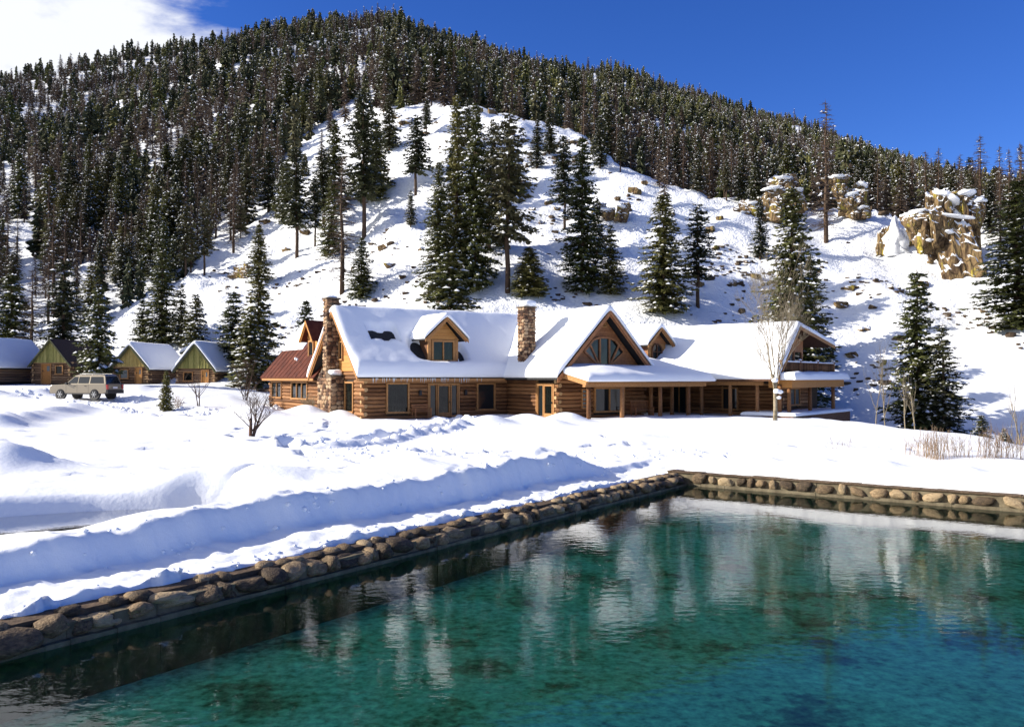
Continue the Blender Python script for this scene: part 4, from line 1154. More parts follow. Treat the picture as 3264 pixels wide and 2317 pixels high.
for x in (4.0, 7.6):
    mb = MB(FM); mb.box(x - .05, x + .05, -.20, -.14, 1.5, 1.66); mb.box(x - .09, x + .09, -.36, -.20, 1.52, 1.78); mb.prism([(x - .12, 1.78), (x + .12, 1.78), (x, 1.9)], -.39, -.17)
    mb.build('wall_lamp', M['iron'], lodge)
mb = MB(FM); mb.box(-.75, 10.6, -.78, -.66, 2.50, 2.68); mb.build('eave_board', M['trim'], lodge)
mb = MB(FM)
for i in range(70):
    x = random.uniform(.2, 7.5) if i < 52 else random.uniform(-.4, 10.3); l = random.uniform(.06, .38)
    mb.tube([(x, -.84 + random.uniform(-.05, .05), 2.70), (x, -.84, 2.70 - l)], [.022, .003], 4, cap=False)
o = mb.build('icicles', M['ice'], lodge); o['kind'] = 'stuff'

# left gable end
log_wall(lodge, FL, 0, 8, -.1, 12, [(4.93, 6.52, .35, 2.45)], alt=1)
window(lodge, FL, 5.08, 6.38, .45, 2.35, glass='curtain_glass')
gable_planks(lodge, FL, 4, 4.0, 4.0, 3.18, 7.2, -.06, 'plank')
window(lodge, FL, 3.92, 4.42, 4.05, 5.2, y=-.14, glass='glass', fw=.08)

# chimney on the gable end
def chimney(label=None):
    o = link('chimney', None, lodge); return o
ch = MB(FL)
ch.box(2.14, 4.69, -1.02, -.07, -.6, 2.75); ch.box(2.98, 3.67, -.93, -.07, 2.75, 8.25)
ch.prism([(2.14, 2.751), (2.978, 2.751), (2.978, 3.45)], -1.02, -.08); ch.prism([(3.672, 2.751), (4.69, 2.751), (3.672, 3.25)], -1.02, -.08)
chim = ch.build('chimney', M['mortar'], lodge)
stone_face(chim, FL.sub(2.1, -1.04, 0), 2.63, -.1, 2.75, (.28, .55), (.22, .36))
stone_face(chim, FL.sub(4.71, -1.04, 90), 0.95, -.1, 2.70, (.28, .5), (.22, .36))
stone_face(chim, FL.sub(2.5, -1.03, 0), 0.5, 2.75, 3.1, (.2, .3), (.17, .2))
stone_face(chim, FL.sub(2.95, -.95, 0), 0.75, 2.75, 8.25, (.24, .42), (.2, .30))
stone_face(chim, FL.sub(3.69, -.95, 90), 0.9, 2.9, 8.25, (.24, .46), (.2, .30))
mb = MB(FL); mb.box(2.86, 3.79, -1.04, .02, 8.25, 8.36); mb.build('cap_stone', M['mortar'], chim)
def lump(parent, fr, c, sc, seed, name='snow_cap'):
    me = boulder(400 + seed, 3, .13, .45); me.materials.append(M['snow_smooth'])
    return place(parent, name, me, fr, c, sc)
lump(chim, FL, (4.15, -.55, 3.08), (.50, .48, .24), 1); lump(chim, FL, (2.6, -.55, 3.25), (.30, .42, .16), 2)
lump(chim, FL, (3.2, -.5, 8.42), (.35, .42, .12), 3)

# second chimney, standing through the left slope of the cross wing
c2 = MB(FM); c2.box(11.14, 12.06, -2.46, -1.64, 2.9, 7.72)
chim2 = c2.build('chimney', M['mortar'], lodge)
stone_face(chim2, FM.sub(11.1, -2.49, 0), 1.0, 3.3, 7.72, (.22, .40), (.19, .28))
stone_face(chim2, FM.sub(11.11, -1.64, -90), 0.84, 3.3, 7.72, (.22, .38), (.19, .28))
mb = MB(FM); mb.box(11.05, 12.15, -2.56, -1.55, 7.72, 7.82); mb.build('cap_stone', M['mortar'], chim2)
lump(chim2, FM, (11.72, -2.05, 8.02), (.55, .52, .30), 5)

# roof of the left block; bare patch over a vent and beside the dormer
def bare(x, y):       # here x = -y_local, y = x_local
    yl = -x; xl = y
    k = np.ones_like(x)
    k = k - 3.2 * (1 - sstep(.7, 1.15, np.maximum(np.abs(xl - 2.25) / 1.05, np.abs(yl - 2.02 - .08 * np.sin(xl * 5)) / .52)))
    k = k - 2.6 * np.exp(-(((xl - 4.55) / .68) ** 2 + ((yl - 1.05) / .85) ** 2) ** 2)
    k = k - 2.4 * np.exp(-(((xl - 7.7) / .36) ** 2 + ((yl - .8) / .55) ** 2) ** 2)
    k = k - 2.0 * np.exp(-(((xl - 6.1) / 1.6) ** 2 + ((yl - .15) / .35) ** 2) ** 2)
    return np.maximum(k, -1.5)
FR1 = FM.sub(0, 0, -90)
chevron(lodge, FR1, -4, 4.7, 4.7, 7.45, 2.75, 2.75, -.75, 19.6, 'shingle', snow=.36, st=.15, smult=bare, flare=.55, seed=1, edge=(.4, .42, .32, .3))
# cross wing
chevron(lodge, FC, 3.75, 4.5, 4.5, 7.40, 2.72, 2.72, -.95, 10.0, 'shingle', snow=.36, st=.2, seed=2, rake='redwood', rake_w=.3, edge=(.42, .42, .32, .3), flare=.2)
# cross wing walls
ops = [(.2, 2.4, -.1, 2.35)]
ops = [(3.9, 6.05, -.2, 2.45)]
log_wall(lodge, FS, 0, 6.3, -.1, 12, ops, ext=(0, .28))
door_unit(FS, 4.0, 5.95, [('side', 4.05, 4.75), ('door', 4.8, 5.85)])
log_wall(lodge, FC, 0, 7.5, -.1, 12, [(2.95, 5.75, .3, 2.1)], alt=1)
window(lodge, FC, 3.1, 5.6, .44, 1.95, n=2)
window(lodge, FC, 1.95, 2.3, .7, 1.9, glass='pale_glass', fw=.06)
gable_planks(lodge, FC, 3.75, 3.75, 3.75, 3.15, 7.1, -.05, 'redwood', h=.24)
# fan window in the gable
fan = [(-1.78, 4.55), (-.98, 5.35), (-.42, 5.52), (.42, 5.52), (.98, 5.35), (1.78, 4.55), (.55, 3.62), (-.55, 3.62)]
cx0 = 3.9
mb = MB(FC)
for i in range(8):
    a, b_ = fan[i], fan[(i + 1) % 8]
    mb.bar((cx0 + a[0], -.13, a[1]), (cx0 + b_[0], -.13, b_[1]), .13, .11, up=(0, 1, 0))
for a, b_ in (((-.42, 5.52), (-.42, 3.62)), ((.42, 5.52), (.42, 3.62)), ((-1.30, 5.03), (-.48, 3.64)), ((1.30, 5.03), (.48, 3.64))):
    mb.bar((cx0 + a[0], -.135, a[1]), (cx0 + b_[0], -.135, b_[1]), .12, .12, up=(0, 1, 0))
fo = mb.build('window', M['redwood'], lodge); fo['label'] = 'fan-shaped gable window with radiating bars'
for poly, g in (([(-1.72, 4.55), (-.55, 3.68), (-1.34, 5.0)], 'pale_glass'), ([(-1.26, 5.05), (-.52, 3.7), (-.48, 5.48), (-.95, 5.33)], 'glass'), ([(-.36, 5.5), (-.36, 3.66), (.36, 3.66), (.36, 5.5)], 'glass'),
                ([(.48, 5.48), (.52, 3.7), (1.26, 5.05), (.95, 5.33)], 'curtain_glass'), ([(1.34, 5.0), (.55, 3.68), (1.72, 4.55)], 'glass')):
    p = MB(FC); p.add([(cx0 + x, -.085, z) for x, z in poly], [tuple(range(len(poly)))]); p.build('pane', M[g], fo)
mb = MB(FC); v = [(-.38, 6.28), (.38, 6.28), (0, 6.85)]
for i in range(3): mb.bar((3.75 + v[i][0], -.12, v[i][1]), (3.75 + v[(i + 1) % 3][0], -.12, v[(i + 1) % 3][1]), .07, .08, up=(0, 1, 0))
for z in (6.4, 6.52, 6.64): mb.box(3.75 - (6.85 - z) * .6, 3.75 + (6.85 - z) * .6, -.11, -.07, z - .03, z + .02)
mb.build('gable_vent', M['trim'], lodge)

# porch along the cross wing
FP_ = FM
for x, y in ((11.55, -9.3), (14.35, -9.3), (17.75, -9.3), (20.4, -9.3), (18.9, -7.1), (21.6, -6.4)):
    mb = MB(FM); mb.tube([(x, y, -.5), (x, y, 1.1), (x, y, 2.2)], [.155, .14, .135], 8); mb.build('porch_post', M['log'], lodge)
mb = MB(FM); mb.box(11.15, 22.0, -9.46, -9.18, 2.12, 2.40); mb.build('porch_beam', M['trim'], lodge)
mb = MB(FM)
mb.add([(11.1, -9.75, 2.44), (22.2, -9.75, 2.44), (22.2, -1.2, 4.25), (11.1, -1.2, 4.25), (11.1, -9.75, 2.56), (22.2, -9.75, 2.56), (22.2, -1.2, 4.37), (11.1, -1.2, 4.37)],
       [(0, 3, 2, 1), (4, 5, 6, 7), (0, 1, 5, 4), (1, 2, 6, 5), (2, 3, 7, 6), (3, 0, 4, 7)])
mb.v = [p for p in mb.v]
# only the stretch in front of the cross wing and right of it
mb = MB(FM)
def lean(x0, x1, ya, yb):
    za, zb = 2.44 + (ya + 9.75) * .2, 2.44 + (yb + 9.75) * .2
    mb.add([(x0, ya, za), (x1, ya, za), (x1, yb, zb), (x0, yb, zb), (x0, ya, za + .12), (x1, ya, za + .12), (x1, yb, zb + .12), (x0, yb, zb + .12)],
           [(0, 3, 2, 1), (4, 5, 6, 7), (0, 1, 5, 4), (1, 2, 6, 5), (2, 3, 7, 6), (3, 0, 4, 7)])
lean(11.1, 18.9, -9.75, -6.36); lean(18.9, 22.2, -9.75, -2.0)
mb.build('porch_roof', M['trim'], lodge)
mb = MB(FM); mb.bar((11.2, -9.6, 2.36), (11.2, -6.4, 2.98), .2, .26); mb.build('porch_side_beam', M['trim'], lodge)
snow_slab(lodge, 'porch_snow', FM, 11.0, 18.98, -9.95, -6.30, lambda x, y: 2.57 + (y + 9.75) * .2, lambda x, y: .42 * (1 + .2 * fbm(x / 2, y / 2, 320, 2)) + .22 * np.exp(-((y + 8.4) / .9) ** 2) * sstep(11, 13, x), (.55, 0, .5, .1), .14)
snow_slab(lodge, 'porch_snow', FM, 18.9, 22.5, -9.95, -2.6, lambda x, y: 2.57 + (y + 9.75) * .2, lambda x, y: .42 * (1 + .2 * fbm(x / 2, y / 2, 320, 2)) + .22 * np.exp(-((y + 8.4) / .9) ** 2) * (1 - sstep(20, 22, x)), (0, .5, .5, .1), .14)

# roof dormer of the left block
FD = FM.sub(6.1, .35, 0)
mb = MB(FD); mb.box(-1.18, 1.18, .06, 3.4, 3.3, 5.55); mb.prism([(-1.18, 5.56), (1.18, 5.56), (0, 6.75)], .06, 3.6)
dorm = mb.build('dormer', M['darkwood'], lodge)
window(dorm, FD, -.78, .78, 3.98, 5.25, y=-.06, n=2, glass='curtain_glass', fw=.14)
for s in (-1, 1):
    mb = MB(FD); mb.box(s * 1.08 - .12, s * 1.08 + .12, -.05, .10, 3.6, 5.5); mb.build('corner_post', M['trim'], dorm)
gable_planks(dorm, FD, 0, 1.3, 1.3, 5.42, 6.80, 0.0, 'plank', h=.25, th=.05)
chevron(dorm, FD, 0, 1.72, 1.72, 7.02, 5.42, 5.42, -.62, 3.7, 'shingle', th=.10, snow=.30, st=.12, rake='trim', rake_w=.22, seed=4, edge=(.3, .3, .28, .1), name='dormer_roof')

# small arched-window dormer by the right wing
FD2 = FM.sub(23.2, -3.0, 0)
mb = MB(FD2); mb.box(-.88, .88, .06, 4.2, 3.0, 5.45); mb.prism([(-.88, 5.46), (.88, 5.46), (0, 6.4)], .06, 5.0)
dorm2 = mb.build('dormer', M['redwood'], lodge)
z = 3.6
while z < 5.4:
    mb = MB(FD2); mb.box(-.92, .92, -.01 - random.uniform(0, .01), .058, z, z + .185); mb.build('plank', M['trim'], dorm2); z += .20
gable_planks(dorm2, FD2, 0, 1.0, 1.0, 5.42, 6.45, -.01, 'redwood', h=.2)
mb = MB(FD2)
arch = [(-.5, 3.9)] + [(-.5 * math.cos(t), 4.85 + .52 * math.sin(t)) for t in np.linspace(0, math.pi, 9)] + [(.5, 3.9)]
for a, b_ in zip(arch, arch[1:] + arch[:1]): mb.bar((a[0], -.07, a[1]), (b_[0], -.07, b_[1]), .09, .10, up=(0, 1, 0))
mb.bar((0, -.07, 3.9), (0, -.07, 5.37), .05, .08, up=(0, 1, 0)); mb.bar((-.5, -.07, 4.75), (.5, -.07, 4.75), .05, .08, up=(0, 1, 0))
aw = mb.build('window', M['darkwood'], dorm2); aw['label'] = 'arched dormer window'
p = MB(FD2); p.add([(x, -.035, z) for x, z in arch][::-1], [tuple(range(len(arch)))]); p.build('pane', M['curtain_glass'], dorm2)
chevron(dorm2, FD2, 0, 1.42, 1.42, 6.68, 5.25, 5.25, -.6, 5.5, 'shingle', th=.10, snow=.28, st=.12, rake='trim', rake_w=.2, seed=5, edge=(.3, .3, .28, .1), name='dormer_roof')

# right wing
FWR = FW.sub(0, 4.5, -90)
chevron(lodge, FWR, 0, 7.9, 4.5, 6.55, 5.35, 2.62, -4.5, 12.0, 'darkwood', snow=.38, st=.2, seed=7, rake=None, edge=(.4, .5, .2, .36), flare=.35)
for sx, h, ze in ((-1, 7.9, 5.35), (1, 4.5, 2.62)):
    b = MB(FWR); y0 = 12.0
    b.prism([(sx * h, ze - .28), (0, 6.27), (0, 6.53), (sx * h, ze - .02)] if sx < 0 else [(0, 6.27), (h, ze - .28), (h, ze - .02), (0, 6.53)], y0 + .004, y0 + .05); b.build('rake_board', M['trim'], lodge)
log_wall(lodge, FW.sub(0, 3.1, 0), -1.0, 11, -.6, 13, [(2.2, 3.6, -.2, 2.1), (6.5, 7.8, .3, 2.0)], ext=(0, .25))
window(lodge, FW.sub(0, 3.1, 0), 6.6, 7.7, .4, 1.9, n=2); window(lodge, FW.sub(0, 3.1, 0), 2.3, 3.5, -.1, 2.0, n=2)
for x, y in ((6.0, .5), (8.26, .5), (10.3, .5), (11.9, .6)):
    mb = MB(FW); mb.tube([(x, y, -.6), (x, y, 1.0), (x, y, 2.25)], [.15, .14, .135], 8); mb.build('porch_post', M['log'], lodge)
mb = MB(FW); mb.box(5.2, 10.75, .36, .62, 2.2, 2.46); mb.build('porch_beam', M['trim'], lodge)
log_wall(lodge, FWG, 0, 6.6, -.6, 11, [(2.0, 4.2, .6, 2.0)], alt=1)
window(lodge, FWG, 2.15, 4.05, .75, 1.85, n=2, glass='pale_glass')
mb = MB(FWG)
mb.prism([(-1.6, 2.70), (6.0, 2.70), (6.0, 5.60), (1.9, 6.25), (-1.6, 3.05)], .25, .35); mb.build('gable_wall', M['redwood'], lodge)
for xa, xb, g in ((1.6, 2.5, 'pale_glass'), (2.6, 3.5, 'pale_glass'), (3.75, 5.2, 'glass')):
    window(lodge, FWG, xa, xb, 2.95, 4.7, y=.12, glass=g, fw=.08, mat='redwood')
# balcony
mb = MB(FW); mb.box(11.05, 12.75, .7, 12.3, 2.02, 2.62); bal = mb.build('balcony', M['plank'], lodge)
for y in (.9, 5.2, 10.5):
    mb = MB(FW); mb.tube([(12.45, y, -.8), (12.45, y, 2.05)], [.16, .14], 8); mb.build('post', M['log'], bal)
xr_ = 11.95
for z0, z1 in ((3.78, 3.88), (3.02, 3.10)):
    mb = MB(FW); mb.box(xr_ - .05, xr_ + .05, .75, 12.2, z0, z1); mb.build('rail', M['darkwood'], bal)
mb = MB(FW); mb.box(10.9, xr_ - .06, .70, .80, 3.78, 3.88); mb.build('rail', M['darkwood'], bal)
for y in (.75, 4.5, 8.3, 12.2):
    mb = MB(FW); mb.tube([(xr_, y, 2.63), (xr_, y, 4.0)], [.12, .12], 8); mb.build('railing_post', M['log'], bal)
    lump(bal, FW, (xr_, y, 4.05), (.14, .14, .07), int(y) + 20)
bm_ = MB(); bm_.tube([(0, 0, 0), (0, 0, .68)], [.042, .042], 6); bal_me = bm_.mesh('baluster', M['log'])
y = .93
while y < 12.1:
    if min(abs(y - q) for q in (4.5, 8.3)) > .12: place(bal, 'baluster', bal_me, FW, (xr_, y, 3.10))
    y += .185
for i in range(5): place(bal, 'baluster', bal_me, FW, (11.0 + .18 * i, .75, 3.10))
snow_slab(bal, 'ledge_snow', FW, 11.95, 13.15, .3, 12.6, lambda x, y: 2.63 + 0 * x, lambda x, y: .50 * (1 + .25 * fbm(x, y / 1.5, 330, 3)), (.08, .3, .3, .3), .12)
snow_slab(bal, 'rail_snow', FW, xr_ - .08, xr_ + .08, .75, 12.2, lambda x, y: 3.87 + 0 * x, lambda x, y: .07 * (1 + .5 * vnoise(x, y * 2, 331)), (.06, .06, .1, .1), .1)
# low terrace at the foot of the wing
mb = MB(FW); mb.box(9.6, 13.3, -.6, 12.0, -1.2, .14); ter = mb.build('terrace', M['darkwood'], lodge)
snow_slab(ter, 'terrace_snow', FW, 9.5, 13.5, -.7, 12.2, lambda x, y: .14 + 0 * x, lambda x, y: .16 * (1 + .3 * fbm(x, y, 335, 2)), (.2, .25, .25, .25), .2)

# annex with rusty sheet roof
FX = FM.sub(0, 8, 0)
mb = MB(FX)
mb.prism([(3.202, 7.28), (7.2, 2.70), (7.2, 2.84), (3.202, 7.42)], -.5, 12.6); mb.prism([(-.7, 2.60), (3.2, 7.23), (3.2, 7.36), (-.7, 2.73)], -.3, 12.6)
annex_roof = mb.build('annex_roof', M['rust'], lodge)
n = 13
for i in range(n):
    y0, y1 = -.55 + 13.2 * i / n, -.55 + 13.2 * (i + 1) / n
    j = random.uniform(0, .012); mb = MB(FX)
    mb.prism([(-.76, 2.735 + j), (3.2, 7.40 + j), (3.2, 7.415 + j), (-.76, 2.75 + j)], y0, y1 - .03)
    mb.box(0, 0, 0, 0, 0, 0) if False else None
    mb.bar((-.76, y1 - .015, 2.76), (3.2, y1 - .015, 7.43), .035, .05)
    mb.build('roof_panel', M['rust'], annex_roof)
for i, (y, t) in enumerate(((10.6, .55), (9.8, .62), (6.5, .30), (1.3, .10), (7.1, .32))):
    x = -.76 + 3.96 * t; lump(annex_roof, FX, (x, y, 2.76 + 4.66 * t + .03), (.12, .10, .12), 40 + i, 'snow_patch')
snow_slab(lodge, 'roof_snow', FX, 1.2, 7.3, 7.5, 12.75, lambda x, y: np.where(x < 3.2, 2.75 + (x + .76) * 1.178, 7.43 - (x - 3.2) * 1.145), lambda x, y: .34 + .14 * fbm(x, y, 341, 3), (.35, .3, .5, .3), .16)
log_wall(lodge, FA, 0, 11.8, 1.0, 7, [(.6, 3.3, 1.05, 2.4), (5.7, 9.45, 1.05, 2.4)])
log_wall(lodge, FA, 0, 11.8, -.6, 6, [], alt=1)
window(lodge, FA, .72, 3.2, 1.15, 2.32, n=2, glass='curtain_glass'); window(lodge, FA, 5.82, 9.33, 1.15, 2.32, n=3, glass='curtain_glass')
mb = MB(FA); mb.box(-.2, 12.2, -.72, -.62, 2.50, 2.68); mb.build('eave_board', M['trim'], lodge)
# annex dormer
FD3 = FM.sub(.75, 12.1, -90)
mb = MB(FD3); mb.box(-1.0, 1.0, .06, 2.6, 3.8, 5.9); mb.prism([(-1.0, 5.91), (1.0, 5.91), (0, 6.9)], .06, 2.6)
dorm3 = mb.build('dormer', M['plank'], lodge)
window(dorm3, FD3, -.45, .45, 4.35, 5.55, y=-.06, fw=.12)
gable_planks(dorm3, FD3, 0, 1.05, 1.05, 5.85, 6.95, .0, 'plank', h=.25)
chevron(dorm3, FD3, 0, 1.55, 1.55, 7.25, 5.65, 5.65, -.5, 3.2, 'rust', th=.10, snow=0, rake='plank', rake_w=.25, name='dormer_roof')
# log-end pillar of the main back corner eave, seen beyond the chimney
mb = MB(FL); mb.bar((-.75, -.60, 2.66), (4.0, -.60, 7.32), .2, .08) ; mb.build('back_rake_board', M['plank'], lodge)

# ------------------------------------------------------------------ log cabins
def cabin(label, u, d, deg, w, L, hw, peak, z=None, board='green_board', roofmat='cabin_roof', snow=.34, door=None, win=None, nboards=11, group='log cabins in a row by the forest'):
    x, y = at(u, d)
    z = gz(x, y) if z is None else z
    fr = Frame(x, y, deg, z)
    t = thing('log_cabin', label, 'cabin', (x, y, z), 0, group)
    n = int(round(hw / .26)); pit = hw / n
    mb = MB(fr); mb.box(.05, w - .05, .06, L - .05, -1.2, hw); mb.prism([(.05, hw), (w - .05, hw), (w / 2, peak - .15)], .06, L - .05); mb.build('wall_core', M['chink'], t)
    ops = []
    if door: ops.append((door[0] - .08, door[1] + .08, -2, door[2] + .06))
    if win: ops.append((win[0] - .1, win[1] + .1, win[2] - .1, win[3] + .1))
    log_wall(t, fr, 0, w, -pit * 2, n + 2, ops, ext=(.3, .3), style='cabin', pitch=pit)
    log_wall(t, fr.sub(w, 0, 90), 0, L, -pit * 2, n + 2, [], ext=(.3, .2), alt=1, style='cabin', pitch=pit)
    log_wall(t, fr.sub(0, L, -90), 0, L, -pit * 2, n + 2, [], ext=(.2, .3), alt=1, style='cabin', pitch=pit)
    for i in range(nboards):
        a, b = w * i / nboards, w * (i + 1) / nboards
        zf = lambda q: hw + (peak - .12 - hw) * (1 - abs(q - w / 2) / (w / 2))
        a1, b1 = a + .012, b - .012
        poly = [(a1, hw - .12), (b1, hw - .12), (b1, zf(b1)), (a1, zf(a1))]
        if a < w / 2 < b: poly = [(a1, hw - .12), (b1, hw - .12), (b1, zf(b1)), (w / 2, zf(w / 2)), (a1, zf(a1))]
        mb = MB(fr); mb.prism(poly, -.20 - .012 * (i % 2), .03); mb.build('gable_board', M[board], t)
        if i:
            mb = MB(fr); mb.prism([(a - .035, hw - .12), (a + .035, hw - .12), (a + .035, zf(a) - .02), (a - .035, zf(a) - .02)], -.245, -.214); mb.build('batten', M[board], t)
    if door:
        mb = MB(fr); y = -.12
        for q in (door[0] - .09, door[1]): mb.box(q, q + .09, y - .06, y + .2, -.6, door[2])
        mb.box(door[0] - .09, door[1] + .09, y - .063, y + .2, door[2] + .002, door[2] + .1); mb.build('door_frame', M['trim'], t)
        mb = MB(fr); mb.box(door[0] + .01, door[1] - .01, -.10, .02, -.6, door[2] - .01); do = mb.build('door', M['plank'], t)
        m_ = (door[0] + door[1]) / 2
        mb = MB(fr); mb.add([(m_ + .05, -.105, door[2] * .52), (door[1] - .12, -.105, door[2] * .52), (door[1] - .12, -.105, door[2] * .88), (m_ + .05, -.105, door[2] * .88)], [(0, 1, 2, 3)]); mb.build('pane', M['pale_glass'], do)
        mb = MB(fr); mb.box(door[0] + .08, door[0] + .14, -.16, -.101, .75, .9); mb.build('handle', M['iron'], do)
    if win:
        window(t, fr, win[0], win[1], win[2], win[3], y=-.17, glass='pale_glass' if board == 'tan_board' else 'curtain_glass', fw=.1)
    sl = (peak - hw) / (w / 2); oh = .42
    ze = hw - oh * sl + .02
    chevron(t, fr, w / 2, w / 2 + oh, w / 2 + oh, peak, ze, ze, -.55, L + .3, roofmat, th=.1, snow=snow, st=.22, rake='green_trim', rake_w=.2, edge=(.3, .3, .26, .26), seed=int(u) % 50)
    return t, fr
def zc(y_key, d): return CAM_Z + (HY - y_key) / FPX * d
D = 93.0
cabin('log cabin with a bare dark roof, green gable boards and an orange plank door', 77, D, -6, 4.15, 8.5, zc(808, D) - zc(846, D), zc(757, D) - zc(846, D), zc(846, D), snow=0, door=(.95, 1.95, 1.55), win=(2.6, 3.3, .55, 1.35))
cabin('snow-roofed log cabin with tan gable boards between the dark-roofed cabin and the last cabin', 257, 95, -8, 4.0, 7.5, zc(817, 95) - zc(850, 95), zc(771, 95) - zc(850, 95), zc(850, 95), board='tan_board', door=(2.55, 3.25, 1.35), win=(.75, 1.6, .25, 1.15), nboards=9)
c3, f3 = cabin('snow-roofed log cabin with green gable boards nearest to the rusty-roofed annex', 399, 95, -9, 4.3, 7.2, zc(821, 95) - zc(857, 95), zc(768, 95) - zc(857, 95), zc(857, 95), door=(2.85, 3.6, 1.4), win=(.75, 1.7, .35, 1.2), nboards=12)
cabin('leftmost log cabin seen side on, its long snowy roof cut by the photo edge', -104, 90, -4, 4.2, 9.4, zc(812, 90) - zc(842, 90), zc(757, 90) - zc(842, 90), zc(842, 90), nboards=10)
cabin('cabin of reddish timber glimpsed behind the last cabin, only its eave and snowy roof showing', 415, 106, -14, 4.4, 6.0, zc(786, 106) - zc(830, 106), zc(768, 106) - zc(830, 106), zc(830, 106), nboards=8)

# ------------------------------------------------------------------ parked car
M['car_paint'] = plain('champagne_paint', (0.26, 0.218, 0.16), 0.30, 0.45, 0.5, 0.6)
M['car_glass'] = plain('car_glass', (0.01, 0.012, 0.015), 0.05, spec=0.9)
M['black_plastic'] = plain('black_plastic', (0.018, 0.018, 0.019), 0.6)
M['rubber'] = plain('tyre_rubber', (0.02, 0.02, 0.021), 0.85)
M['alloy'] = plain('wheel_alloy', (0.45, 0.45, 0.45), 0.35, 0.8)
M['red_lens'] = plain('red_lens', (0.35, 0.02, 0.02), 0.2, spec=0.6)
M['plate'] = plain('number_plate', (0.6, 0.6, 0.62), 0.5)
cxp, cyp = at(194, 72.5)
car = thing('parked_car', 'champagne-coloured estate SUV parked on the ploughed snow in front of the cabins', 'car', (cxp, cyp, gz(cxp, cyp) - .04), R(166))
car.scale = (1.0, 1.02, 1.10)
def cpart(mb, name, mat, parent=None):
    o = link(name, mb.mesh(name, mat), parent or car); return o
mb = MB()
prof = [(-2.72, .52), (-2.80, .80), (-2.74, 1.16), (-2.60, 1.20), (1.22, 1.18), (1.45, 1.16), (2.60, 1.11), (2.79, 1.0), (2.82, .62), (2.70, .46), (-2.4, .46)]
secs = [(-1.0, .93, .05), (-.985, .985, .0), (-.80, 1.0, -.012), (.80, 1.0, -.012), (.985, .985, .0), (1.0, .93, .05)]
vs, fs, n = [], [], len(prof)
for y, k, dz in secs:
    for x, z in prof: vs.append((x * (1 - (1 - k) * .35), y, .82 + (z - .82) * k))
for s in range(len(secs) - 1):
    for i in range(n): fs.append((s * n + i, s * n + (i + 1) % n, (s + 1) * n + (i + 1) % n, (s + 1) * n + i))
fs += [tuple(range(n - 1, -1, -1)), tuple((len(secs) - 1) * n + i for i in range(n))]
mb.add([(x, -y, z) for x, y, z in vs], fs)
# greenhouse
g0 = [(-2.66, -.94, 1.17), (1.28, -.94, 1.17), (1.28, .94, 1.17), (-2.66, .94, 1.17)]
g1 = [(-2.42, -.74, 1.80), (.42, -.74, 1.82), (.42, .74, 1.82), (-2.42, .74, 1.80)]
g2 = [(-2.25, -.62, 1.88), (.22, -.62, 1.90), (.22, .62, 1.90), (-2.25, .62, 1.88)]
mb.add(g0 + g1 + g2, [(0, 1, 5, 4), (1, 2, 6, 5), (2, 3, 7, 6), (3, 0, 4, 7), (4, 5, 9, 8), (5, 6, 10, 9), (6, 7, 11, 10), (7, 4, 8, 11), (8, 9, 10, 11)])
body = cpart(mb, 'body', M['car_paint'])
def lerp3(a, b, t): return tuple(a[i] + (b[i] - a[i]) * t for i in range(3))
def onside(s, xa, xb, t0, t1, name, off=.012):
    """pane on the slanted side s (+1 left, -1 right)"""
    def pt(x, t):
        y = .94 + (.74 - .94) * t; z = 1.17 + .64 * t
        return (x, s * (y + off), z)
    m = MB(); q = [pt(xa[0], t0), pt(xb[0], t0), pt(xb[1], t1), pt(xa[1], t1)]
    m.add(q, [(0, 1, 2, 3) if s < 0 else (3, 2, 1, 0)]); return cpart(m, name, M['car_glass'])
for s in (1, -1):
    onside(s, (.12, .12), (1.12, .48), .10, .88, 'side_window'); onside(s, (-.98, -.98), (.03, .03), .10, .88, 'side_window'); onside(s, (-2.48, -2.28), (-1.12, -1.12), .10, .88, 'side_window')
m = MB(); m.add([(1.29, -.84, 1.22), (1.29, .84, 1.22), (.50, .66, 1.80), (.50, -.66, 1.80)], [(0, 1, 2, 3)]); cpart(m, 'windscreen', M['car_glass'])
m = MB(); m.add([(-2.655, .82, 1.22), (-2.655, -.82, 1.22), (-2.45, -.66, 1.76), (-2.45, .66, 1.76)], [(0, 1, 2, 3)]); cpart(m, 'rear_window', M['car_glass'])
for s in (1, -1):
    m = MB(); m.box(-2.835, -2.60, s * .80 if s > 0 else s * .99, s * .99 if s > 0 else s * .80, .78, 1.14); cpart(m, 'tail_light', M['red_lens'])
    m = MB(); m.box(2.55, 2.79, s * .62 if s > 0 else s * .95, s * .95 if s > 0 else s * .62, .78, .95); cpart(m, 'headlight', M['plate'])
    m = MB(); m.box(.95, 1.10, s * .98 if s > 0 else s * 1.20, s * 1.20 if s > 0 else s * .98, 1.14, 1.30); cpart(m, 'mirror', M['black_plastic'])
    m = MB(); m.tube([(-2.1, s * .60, 1.90), (-2.0, s * .60, 1.95), (-.1, s * .60, 1.96), (0, s * .60, 1.91)], [.025] * 4, 5); cpart(m, 'roof_rail', M['alloy'])
    for xh in (-.85, .22): m = MB(); m.box(xh, xh + .2, s * 1.0 if s > 0 else s * 1.03, s * 1.03 if s > 0 else s * 1.0, 1.01, 1.05); cpart(m, 'door_handle', M['black_plastic'])
    for xs in (-1.02, .08, 1.16): m = MB(); m.box(xs - .008, xs + .008, s * .985 if s > 0 else s * 1.003, s * 1.003 if s > 0 else s * .985, .52, 1.15); cpart(m, 'door_seam', M['black_plastic'])
    m = MB(); m.box(-1.2, 1.3, s * .985 if s > 0 else s * 1.01, s * 1.01 if s > 0 else s * .985, .40, .50); cpart(m, 'sill', M['black_plastic'])
m = MB(); m.box(-2.87, -2.70, -.97, .97, .46, .74); cpart(m, 'rear_bumper', M['black_plastic'])
